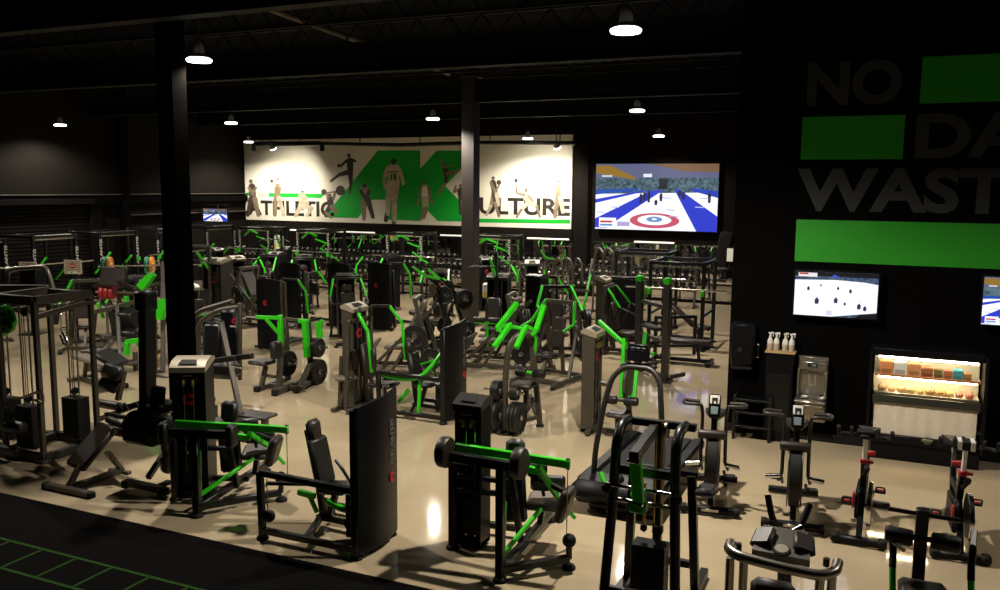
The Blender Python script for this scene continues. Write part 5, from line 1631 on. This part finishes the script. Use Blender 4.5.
# selector towers facing right
selector('grey chest fly machine with silver-capped tower and green uprights beside the two-lever row machine', (-7.06, 11.08), 90, 'fly', 1.66, 'grey', 'grey', lod=0, fl=.10, w=.40, tower_y=.27, td=.19)
T = thing('preacher_seat', 'small grey stool with padded rest left of the fly machine tower', 'bench', (-7.75, 10.9))
o = T.location
MB().pad(p(346, 378, 10.9), (.30, .26, .07)).build('seat', 'tan', T)
MB().bar(p(347, 381, 10.9), V((-7.6, 10.9, 0.03)) - o, .06).bar((.15, -.2, .04), (.15, .25, .04), .06).bar((.15, 0, .04), (.16, .06, .85), .055).build('frame', 'grey', T)
MB().pad(p(352, 360, 10.85), (.09, .2, .3), (0, R(-6), 0)).build('backrest', 'pad', T)
T = thing('selector_machine', 'grey leg machine with slim silver-capped tower behind the treadmill', 'gym machine', (-3.5, 11.5))
o = T.location
p = lambda x, y, Y: at(x, y, Y) - o
tower(T, -.10, .0, .38, .18, 1.5, 'grey', 'silver', True, 90, 0)
MB().bar((-.2, -.05, .06), (.62, -.05, .06), .07).bar((.55, -.35, .05), (.55, .3, .05), .065).bar((-.15, -.3, .05), (-.15, .3, .05), .065).bar(p(600, 383, 11.5), p(612, 386, 11.5), .05).bar(p(617, 416, 11.4), p(618, 436, 11.3), .06).bar(p(627, 350, 11.7), p(630, 437, 11.4), .07).bar(p(618, 428, 11.35), p(632, 428, 11.4), .06).build('frame', 'grey', T)
MB().bar(p(599, 321, 12.2), p(626, 346, 11.8), .055).bar(p(624, 338, 11.6), p(621, 398, 11.4), .05).bar(p(626, 346, 11.8), p(624, 344, 11.6), .07).bar(p(637, 366, 11.6), p(634, 400, 11.4), .055).bar(p(621, 396, 11.4), p(634, 399, 11.4), .045).build('lever_arm', 'green', T)
MB().lathe(p(628, 382, 11.5) - V((.03, 0, 0)), (1, 0, 0), [(0, .2), (.02, .24), (.05, .24), (.07, .2)], 20).build('cam_wheel', 'grey', T)
MB().roller(p(604, 399, 11.3), p(617, 400, 11.3), .062).roller(p(624, 401, 11.3), p(638, 402, 11.3), .062).build('roller_pad', 'bpad', T)
MB().cyl(p(610, 399.5, 11.3), p(630, 401.5, 11.3), .02, 8).build('roller_axle', 'dgrey', T)
MB().pad(p(617, 414, 11.3), (.28, .28, .07)).build('seat', 'pad', T)
feet(T, [(.55, -.35), (.55, .3)], .05)

# ================================================================== THIRD ROW (about 14 m)
plate_loaded('grey plate-loaded curl machine with green bar, behind the middle panel machine', 'black weight plates on the curl machine behind the middle panel machine', (-8.1, 13.8), -70, 'squat', 'grey', padm='tan')
plate_loaded('grey leg press with tan pads, beside the brown column base', 'black weight plates on the leg press beside the brown column', (-6.75, 15.1), -80, 'squat', 'grey', padm='tan')
plate_loaded('grey plate-loaded press right of the green V-arm pulldown', 'black weight plates on the press right of the V-arm pulldown', (-5.35, 14.4), -10, 'press', 'grey', ((.0, .225, .05), (.055, .225, .05)))
selector('grey pec machine with red-crested panel, behind the dip machine', (-11.7, 14.7), 180, 'fly', 1.55, 'grey', panel=True)
selector('grey seated machine with flat arms left of the red-crested panel', (-12.9, 13.6), 70, 'curl', 1.35, 'grey', lod=1)
selector('grey cable machine with wide open tower beside the black column', (-14.1, 14.9), 10, 'pull', 1.75, 'grey', 'dgrey', lod=1, w=.5)
selector('black fly machine with green arms, behind the row machine', (-10.85, 15.95), 40, 'press', 1.45, 'black', lod=2)

# cable crossover gantry
T = thing('cable_crossover', 'brown grey cable crossover frame with two posts behind the leg machine', 'gym machine', (-3.8, 15.4))
o = T.location
p = lambda x, y, Y: at(x, y, Y) - o
for (x, y), h_ in (((-4.17, 15.83), 1.72), ((-3.46, 15.05), 1.78)):
    MB().bar(V((x, y, 0)) - o, V((x, y, h_)) - o, .11, .14).box(V((x, y, .02)) - o, (.26, .26, .04)).build('upright', 'dgrey', T)
    MB().box(V((x, y, h_ + .05)) - o, (.14, .18, .12), b=.03).build('pulley_head', 'green', T)
    MB().cyl(V((x + .09, y - .03, .1)) - o, V((x + .09, y - .03, h_)) - o, .012, 8).build('guide_rod', 'chrome', T)
MB().bar(V((-4.17, 15.83, 1.36)) - o, V((-3.46, 15.05, 1.36)) - o, .07).bar(V((-4.17, 15.83, .1)) - o, V((-3.46, 15.05, .1)) - o, .08).bar(V((-4.17, 15.83, .75)) - o, V((-3.46, 15.05, .72)) - o, .06).build('cross_beam', 'grey', T)
MB().pad(p(652, 327, 15.5), (.62, .2, .07), (0, 0, R(-48))).build('back_rest', 'rubber', T)
MB().bar(p(646, 332, 15.4), p(643, 352, 15.3), .07).bar(p(640, 352, 15.3), p(655, 354, 15.2), .05).build('lever_arm', 'green', T)
MB().bar((-.37, .43, .08), (-.1, .9, .08), .07).bar((.34, -.35, .08), (.6, .1, .08), .07).build('foot_beam', 'dgrey', T)

# ================================================================== FOURTH ROW (17 m and beyond): shroud panels and towers
selector('black machine with tall dark panel and red crest, left of the wide one', (-12.05, 17.75), 180, 'press', 1.62, 'black', panel=True)
selector('wide black machine with dark panel and red crest before the dumbbells', (-11.0, 17.9), 180, 'fly', 1.66, 'black', panel=True)
selector('narrow black machine with plain dark panel before the mirrors, left', (-13.15, 17.3), 175, 'row', 1.62, 'black', panel=True, mark=False)
selector('black tower machine with red badge left of the brown column', (-10.55, 19.6), 20, 'row', 1.25, 'black', lod=2)
selector('dark pulldown machine with grey-capped tower right of the brown column', (-7.6, 16.6), 10, 'pull', 1.55, 'black', 'satin', lod=1, w=.46)
selector('black press machine with silver-topped tower behind the V arms', (-7.02, 18.6), 172, 'press', 1.5, 'black', 'satin', lod=1)
selector('grey press machine with slim silver-capped tower in front of the racks', (-4.95, 17.3), 90, 'press', 1.6, 'grey', 'grey', lod=0, fl=.35, w=.38, tower_y=.30, td=.19)
selector('black machine with plain slanted panel next to the slim tower', (-5.4, 19.05), 195, 'fly', 1.45, 'black', panel=True, mark=False)
selector('black seated row with green arm, left of the brown column base', (-9.7, 21.4), 60, 'row', 1.5, 'black', lod=2)
selector('black chest press with raised green arm beyond the wide panel', (-12.9, 20.2), -20, 'fly', 1.55, 'black', lod=2)
selector('black biceps machine with green lever behind the narrow panel', (-14.6, 19.3), 30, 'press', 1.5, 'black', lod=2)
selector('grey chest machine behind the black column, right side', (-15.7, 18.2), 60, 'fly', 1.5, 'grey', lod=2)
selector('black leg machine in the far left corner below the television', (-18.3, 20.6), 90, 'legext', 1.5, 'black', lod=2)
selector('black pulldown before the left mirror', (-17.2, 21.5), 20, 'pull', 1.5, 'black', lod=2)
selector('black press with green levers before the left dumbbells', (-16.2, 19.6), 0, 'press', 1.5, 'black', lod=2)
selector('grey row machine left of the curved bar frame', (-8.35, 20.7), 20, 'row', 1.5, 'grey', lod=2)
plate_loaded('black plate-loaded press beneath the curved bar frame', 'black weight plates on the press beneath the curved bars', (-6.1, 16.6), 30, 'press', 'black')
plate_loaded('grey plate-loaded pulldown with green arms before the right mirror', 'black weight plates on the pulldown before the right mirror', (-8.4, 22.6), 10, 'pull', 'grey')
plate_loaded('grey hack squat behind the two-lever row machine', 'black weight plates on the rear hack squat', (-14.3, 17.0), 85, 'squat', 'grey')
plate_loaded('black squat press left of the brown column', 'black weight plates on the squat press left of the brown column', (-8.9, 16.4), -30, 'pull', 'black')

# left field
T = thing('leg_press', 'grey leg press with long sloping beam and square green bracket, left of the ski trainer', 'gym machine', (-12.9, 11.6))
o = T.location
p = lambda x, y, Y: at(x, y, Y) - o
MB().bar(p(90, 313, 11.4), p(139, 301, 12.0), .08).bar(p(95, 312, 11.4), p(91, 352, 11.3), .07).bar(p(117, 306, 11.7), p(120, 356, 11.4), .07).bar(p(92, 335, 11.4), p(120, 338, 11.6), .07).bar(p(88, 369, 11.2), p(128, 378, 11.3), .09).bar(p(92, 350, 11.3), p(90, 369, 11.2), .07).bar(p(120, 356, 11.4), p(122, 376, 11.3), .08).bar(p(135, 352, 11.6), p(136, 372, 11.6), .07).bar(p(122, 376, 11.3), p(136, 372, 11.6), .07).build('frame', 'grey', T)
MB().box(p(101, 351, 11.3), (.62, .34, .05), (0, 0, R(15)), b=.012).box(p(122, 362, 11.4), (.62, .30, .05), (0, 0, R(15)), b=.012).build('step_plate', 'grey', T)
MB().bar(p(126, 342, 11.4), p(140, 340, 11.5), .09).bar(p(127, 342, 11.4), p(127, 355, 11.4), .09).bar(p(139, 340, 11.5), p(139, 346, 11.5), .07).build('green_bracket', 'green', T)
MB().bar(p(98, 303, 11.6), p(103, 318, 11.7), .06).bar(p(126, 296, 12.0), p(128, 310, 12.0), .07).build('lever_arm', 'green', T)
MB().pad(p(125, 318, 11.8), (.5, .3, .34), (R(20), 0, R(10))).pad(p(127, 332, 11.7), (.5, .3, .12), (R(10), 0, R(10))).build('back_pad', 'bpad', T)
MB().ball(p(104, 339, 11.2), .07).build('ball_stop', 'pad', T)
T = thing('plate_loaded_machine', 'grey two-post machine with broad green brackets between ski trainer and column', 'gym machine', (-11.7, 11.8))
o = T.location
MB().bar(p(154, 318, 11.6), p(155, 372, 11.5), .08).bar(p(163, 262, 12.3), p(163, 372, 11.7), .08).bar(p(143, 371, 11.4), p(168, 379, 11.4), .08).bar(p(155, 372, 11.5), p(163, 372, 11.9), .07).bar(p(150, 355, 11.6), p(163, 350, 11.9), .06).bar(p(134, 288, 12.2), p(163, 283, 12.3), .07).build('frame', 'grey', T)
MB().ext([p(151, 302, 11.6), p(158, 300, 11.6), p(170, 297, 11.6), p(171, 302, 11.6), p(163, 312, 11.6), p(161, 320, 11.6), p(153, 319, 11.6), p(151, 312, 11.6)], (0, .10, 0)).build('green_bracket', 'green', T)
MB().ext([p(136, 285, 12.0), p(149, 272, 12.0), p(153, 276, 12.0), p(142, 291, 12.0)], (0, .10, 0)).build('lever_arm', 'green', T)
MB().bar(p(136, 297, 12.0), p(147, 297, 12.0), .05).bar(p(148, 296, 12.0), p(151, 303, 12.0), .06).build('lever_link', 'green', T)
MB().pad(p(113, 277, 12.6), (.62, .09, .42), (R(-25), 0, R(8))).bar(p(113, 280, 12.65), p(135, 288, 12.3), .06).build('backrest', 'pad', T)
MB().cyl(p(150, 274, 12.0), p(156, 268, 12.0), .02, 8).build('hand_grip', 'chrome', T)
selector('grey curl machine with green handles behind the cable station', (-14.0, 9.2), 60, 'curl', 1.35, 'grey', lod=1)
selector('black seated press at the left edge behind the cable station', (-15.9, 10.6), 60, 'press', 1.5, 'black', lod=2)
plate_loaded('grey plate-loaded row in front of the left sign stand', 'black weight plates on the row before the left sign stand', (-15.4, 12.9), 40, 'row', 'grey')
selector('black leg machine right of the sign stands', (-15.6, 14.5), 50, 'legext', 1.3, 'black', lod=2)
selector('grey press before the roller door', (-18.2, 12.4), 80, 'press', 1.5, 'grey', lod=2)
flat_bench('dark flat bench with tan top at far left', (-12.3, 10.4), 75, 0, 'grey', 'tan')
flat_bench('dark incline bench between the sign stand and the racks', (-15.5, 16.2), 40, 45, 'grey')

# racks along the left and right back
def rack_text(T, x, z, hgt):
    lettering('wording', 'ATLANTIS', .1, (x + .04, -.641, z), (PI / 2, -PI / 2, 0), 'letter', T, .002, fit=(hgt, .085))


for k, (y, lb) in enumerate(((14.0, 'nearest the roller door edge'), (16.1, 'second along the left wall'), (18.2, 'third along the left wall'), (20.3, 'fourth along the left wall'), (22.4, 'beside the small television'))):
    T = power_rack('black wall power rack with white vertical lettering, ' + lb, (-20.9, y), 90, 1.3, 1.2, 2.1, 'black', bar=k != 2, lab2='the wall rack ' + lb)
    for sx in (-.65, .65):
        rack_text(T, sx, .95 if k % 2 else 1.1, .8)
    MB().box((0, -.56, 2.05), (1.1, .06, .09)).build('header_plate', 'letter' if k % 2 else 'girt', T)
    MB().pad((0, -.1, .46), (.30, 1.1, .08)).bar((0, -.5, .03), (0, -.45, .43), .06).bar((0, .35, .03), (0, .3, .43), .06).build('bench_pad', 'bpad', T)
    MB().bar((-.6, -.3, .9), (-.2, -.5, 1.5), .05).bar((.6, .2, .8), (.55, -.5, 1.35), .05).build('lever_arm', 'green', T)
power_rack('black power rack on the right before the big screen mirror', (-4.0, 18.9), 0, 1.15, 1.3, 1.92, 'black', lab2='the right power rack')
power_rack('black power rack left of the slim tower, before the mirror', (-5.3, 20.75), 0, 1.25, 1.1, 1.95, 'black', lab2='the rack left of the slim tower')
flat_bench('black bench with raised back inside the right power rack', (-3.9, 18.75), 90, 40, 'black')
flat_bench('black low bench in front of the right power rack', (-3.55, 16.9), 90, 0, 'black')
T = thing('low_rack', 'black open support frame beside the right power rack', 'rack', (-3.75, 17.75))
o = T.location
MB().bar((-.5, -.2, .78), (.25, .15, .80), .06).bar((-.5, -.2, .18), (.25, .15, .18), .06).build('cross_beam', 'black', T)
for q in ((.25, .15), (-.5, -.2)):
    MB().bar((q[0], q[1], 0), (q[0], q[1], .82), .07).build('leg', 'black', T)


# coloured plates on the two left barbells
def coloured(x, y, z, label, m, ax, r_=.225):
    t = thing('bumper_plate', label, 'weight plate', (x, y, z), 0, 'coloured bumper plates')
    MB().disc((0, 0, 0), ax, r_, .085).build('plate_body', m, t)
    MB().lathe(-V(ax).normalized() * .045, ax, [(0, .03), (0, .05), (.09, .05), (.09, .03)], 14).build('hub_ring', 'steel', t)


ax35 = V((math.cos(R(35)), math.sin(R(35)), 0))
for (px, py, Y, m1, m2, lb) in ((108, 266, 15.2, 'teal', 'orange', 'near the roller door'), (150, 265, 17.0, 'teal', 'orange', 'behind the ski trainer')):
    q = at(px, py, Y)
    coloured(q.x - .05, q.y - .05, q.z, 'teal bumper plate on the barbell ' + lb, m1, ax35)
    q2 = q + ax35 * .12
    coloured(q2.x - .05, q2.y - .05, q2.z, 'orange bumper plate on the barbell ' + lb, m2, ax35)
    b = thing('barbell', 'long barbell with teal and orange plates ' + lb, 'barbell', q - V((.05, .05, 0)) + ax35 * .9, 35)
    MB().cyl((-1.05, 0, 0), (1.05, 0, 0), .0145, 10).build('bar_shaft', 'steel', b)
    for s in (-1, 1):
        MB().lathe((s * .66, 0, 0), (s, 0, 0), [(0, .038), (.02, .038), (.02, .024), (.40, .024)], 12).build('sleeve', 'chrome', b)
    T = thing('bar_stand', 'black stand carrying the barbell ' + lb, 'rack', b.location * 1, 35)
    T.location.z = 0
    zb = b.location.z
    for s in (-1, 1):
        MB().bar((s * .45, .06, 0), (s * .45, .06, zb + .1), .07).box((s * .45, .06, .02), (.1, .5, .04)).build('upright', 'black', T)
        MB().box((s * .45, .01, zb - .04), (.07, .08, .04)).build('bar_hook', 'green', T)
    MB().bar((-.45, .06, .3), (.45, .06, .3), .06).build('cross_tube', 'black', T)
# red plates on a low bar
T = thing('bar_stand', 'grey waist-high stand holding red plates left of the ski trainer', 'rack', (-14.1, 12.9), 25)
zr = at(103, 292, 12.6).z
for s in (-1, 1):
    MB().bar((s * .3, .3, 0), (s * .3, .1, zr - .05), .07).bar((s * .3, -.2, .04), (s * .3, .4, .04), .07).build('upright', 'grey', T)
MB().bar((-.3, .1, zr - .07), (.3, .1, zr - .07), .06).build('cross_tube', 'grey', T)
q = at(103, 292, 12.6)
axr = V((.92, .4, 0))
for k in range(3):
    w_ = q + axr * (.10 * k)
    coloured(w_.x, w_.y, w_.z, ('front', 'middle', 'rear')[k] + ' red plate of the red set left of the ski trainer', 'redp', axr, .15)
b = thing('barbell', 'short bar through the red plates left of the ski trainer', 'barbell', q + axr * .25, 23.5)
MB().cyl((-.4, 0, 0), (.75, 0, 0), .022, 10).build('bar_shaft', 'steel', b)

# sign stands
for (x, y, w_, h_, lb) in ((73, 267, 20, 17, 'right'), (28, 268, 21, 15, 'left')):
    Y = 13.4
    q = at(x, y, Y)
    ww = w_ * Y / 660
    hh = h_ * Y / 720
    T = thing('sign_stand', 'cream notice board with red badge on a post, %s of the two' % lb, 'sign', (q.x, q.y, 0), 20)
    MB().box((0, .02, .02), (.45, .4, .04), b=.01).bar((0, .03, .03), (0, .03, q.z), .05).build('post', 'black', T)
    MB().box((0, 0, q.z), (ww, .02, hh), b=.004).build('board', 'paper', T)
    ln = MB()
    for k in range(6):
        ln.box((0, -.0115, q.z + hh * (.36 - .13 * k)), (ww * .82, .004, hh * .035), b=.0005)
    ln.build('printed_text', 'dgrey', T)
    MB().lathe((0, -.013, q.z + hh * .1), (0, -1, 0), [(0, ww * .15), (.004, ww * .15)], 20).build('red_badge', 'red', T)
    MB().box((0, -.0155, q.z + hh * .1), (ww * .22, .005, hh * .06), b=.0005).box((0, -.0125, q.z - hh * .37), (ww * .5, .005, hh * .15), b=.0005).build('white_band', 'white', T)
    MB().box((-ww * .07, -.0155, q.z - hh * .37), (ww * .13, .005, hh * .12), b=.0005).build('green_mark', 'green', T)

# half racks standing before the dumbbells and mirrors
for (px_, Y, lb) in ((264, 23.4, 'nearest the small television'), (322, 23.2, 'under the left mural wording'), (412, 23.3, 'under the green mural emblem'), (497, 23.2, 'right of the brown column')):
    x_ = at(px_, 260, Y).x
    T = power_rack('black half rack with white lettering before the mirrors, ' + lb, (x_, Y), 0, 1.2, .9, 2.05, 'black', bar=True, lab2='the half rack ' + lb)
    for sx in (-.6, .6):
        lettering('wording', 'ATLANTIS', .1, (sx + .04, -.491, 1.2), (PI / 2, -PI / 2, 0), 'letter', T, .002, fit=(.75, .08))
    MB().path([(-.55, -.3, 1.75), (-.1, -.55, 1.95), (.25, -.6, 1.85)], .05).bar((.5, -.2, 1.55), (.15, -.55, 1.75), .05).bar((.55, .2, 1.0), (.3, -.5, 1.45), .045).build('lever_arm', 'green', T)
    MB().box((0, -.46, 2.0), (.6, .03, .10)).build('header_plate', 'letter', T)

# frames with rows of curved grey bars
for (x, y, Y, lb, n_) in ((566, 322, 20.2, 'left', 3), (606, 315, 22.3, 'right', 4)):
    q = flo(x, y)
    T = thing('curved_bar_frame', 'frame with a row of curved grey tubes, %s of the two before the mirrors' % lb, 'rack', (q.x, q.y, 0), 0)
    zt = at(x, 259 if lb == 'left' else 249, q.y).z
    for k in range(n_):
        dx = -.38 + .26 * k
        MB().tube([(dx - .12, .35, .05), (dx - .10, .35, zt - .25), (dx, .30, zt), (dx + .22, -.1, zt + .02), (dx + .36, -.3, zt - .12), (dx + .40, -.35, zt - .55)], .030, 8, .16).build('curved_tube', 'grey', T)
    MB().bar((-.6, .36, .05), (.5, .36, .05), .07).bar((-.6, .36, .8), (.5, .36, .8), .06).bar((-.5, .36, .05), (-.5, -.5, .05), .07).bar((.42, .36, .05), (.42, -.5, .05), .07).bar((-.5, -.5, .05), (-.48, .2, zt - .3), .06).build('frame', 'grey', T)
    MB().bar((-.5, -.48, .2), (-.46, .0, 1.1), .055).bar((-.2, -.2, .9), (.3, -.25, 1.0), .05).build('lever_arm', 'green', T)

# wipe dispensers
for (px_, py_, Y, lb) in ((487, 290, 17.9, 'right of the brown column'), (279, 244, 22.4, 'before the mirrors below the left mural wording')):
    z = at(px_, py_ + 5, Y).z
    T = thing('wipe_dispenser', 'white and yellow wipe dispenser on a post ' + lb, 'dispenser', (at(px_, py_, Y).x, Y, 0))
    k_ = 1.0 if Y < 20 else 1.5
    MB().lathe((0, 0, 0), (0, 0, 1), [(0, .2), (.02, .2), (.03, .04), (z - .05, .035)], 20).build('stand_post', 'dgrey', T)
    MB().lathe((0, 0, z - .05), (0, 0, 1), [(0, .10 * k_), (.13 * k_, .10 * k_)], 20).build('yellow_body', 'yellow', T)
    MB().lathe((0, 0, z - .05 + .13 * k_), (0, 0, 1), [(0, .10 * k_), (.17 * k_, .10 * k_), (.2 * k_, .07 * k_)], 20).build('white_lid', 'white', T)

# dumbbell racks in front of the mirrors
wh = ['first dumbbell rack from the left corner', 'second dumbbell rack from the left corner', 'dumbbell rack under the left wording', 'dumbbell rack under the green emblem', 'dumbbell rack left of the brown column', 'dumbbell rack right of the brown column', 'dumbbell rack under the mural end', 'dumbbell rack under the big screen']
for k, x in enumerate((-20.9, -18.8, -16.7, -14.6, -12.5, -10.3, -8.2, -5.9)):
    dumbbell_rack('black two-tier ' + wh[k].replace('first dumbbell', 'corner dumbbell').replace('second dumbbell', 'next dumbbell'), (x, 24.9, 0), 9, 2, 'the ' + wh[k])

# dark cabinet and speaker at the far right of the back wall
T = thing('storage_cabinet', 'black cabinet with shelves beside the wall corner at the back', 'cabinet', (-2.75, 22.6))
MB().box((0, .3, .95), (1.1, .5, 1.7), b=.015).build('cabinet_body', 'satin', T)
MB().box((0, .0, .25), (1.0, .3, .4), b=.015).build('base_box', 'satin', T)
for z in (1.25, 1.5):
    MB().box((-.3, .03, z), (.4, .02, .04)).build('shelf_edge', 'dgrey', T)
T = thing('wall_speaker', 'brown black speaker high beside the wall corner', 'speaker', (at(723, 250, 20).x, 20.2, at(723, 250, 20).z))
MB().box((0, 0, 0), (.30, .3, .8), (0, R(8), 0), b=.04).build('speaker_case', 'wall', T)
MB().bar((.05, .1, .2), (1.2, .2, .3), .05).build('bracket', 'black', T)
T = thing('notice_card', 'white notice card hung beside the speaker at the wall corner', 'sign', at(730, 255, 19.98))
MB().box((0, 0, 0), (.14, .012, .30), b=.002).build('card', 'white', T)
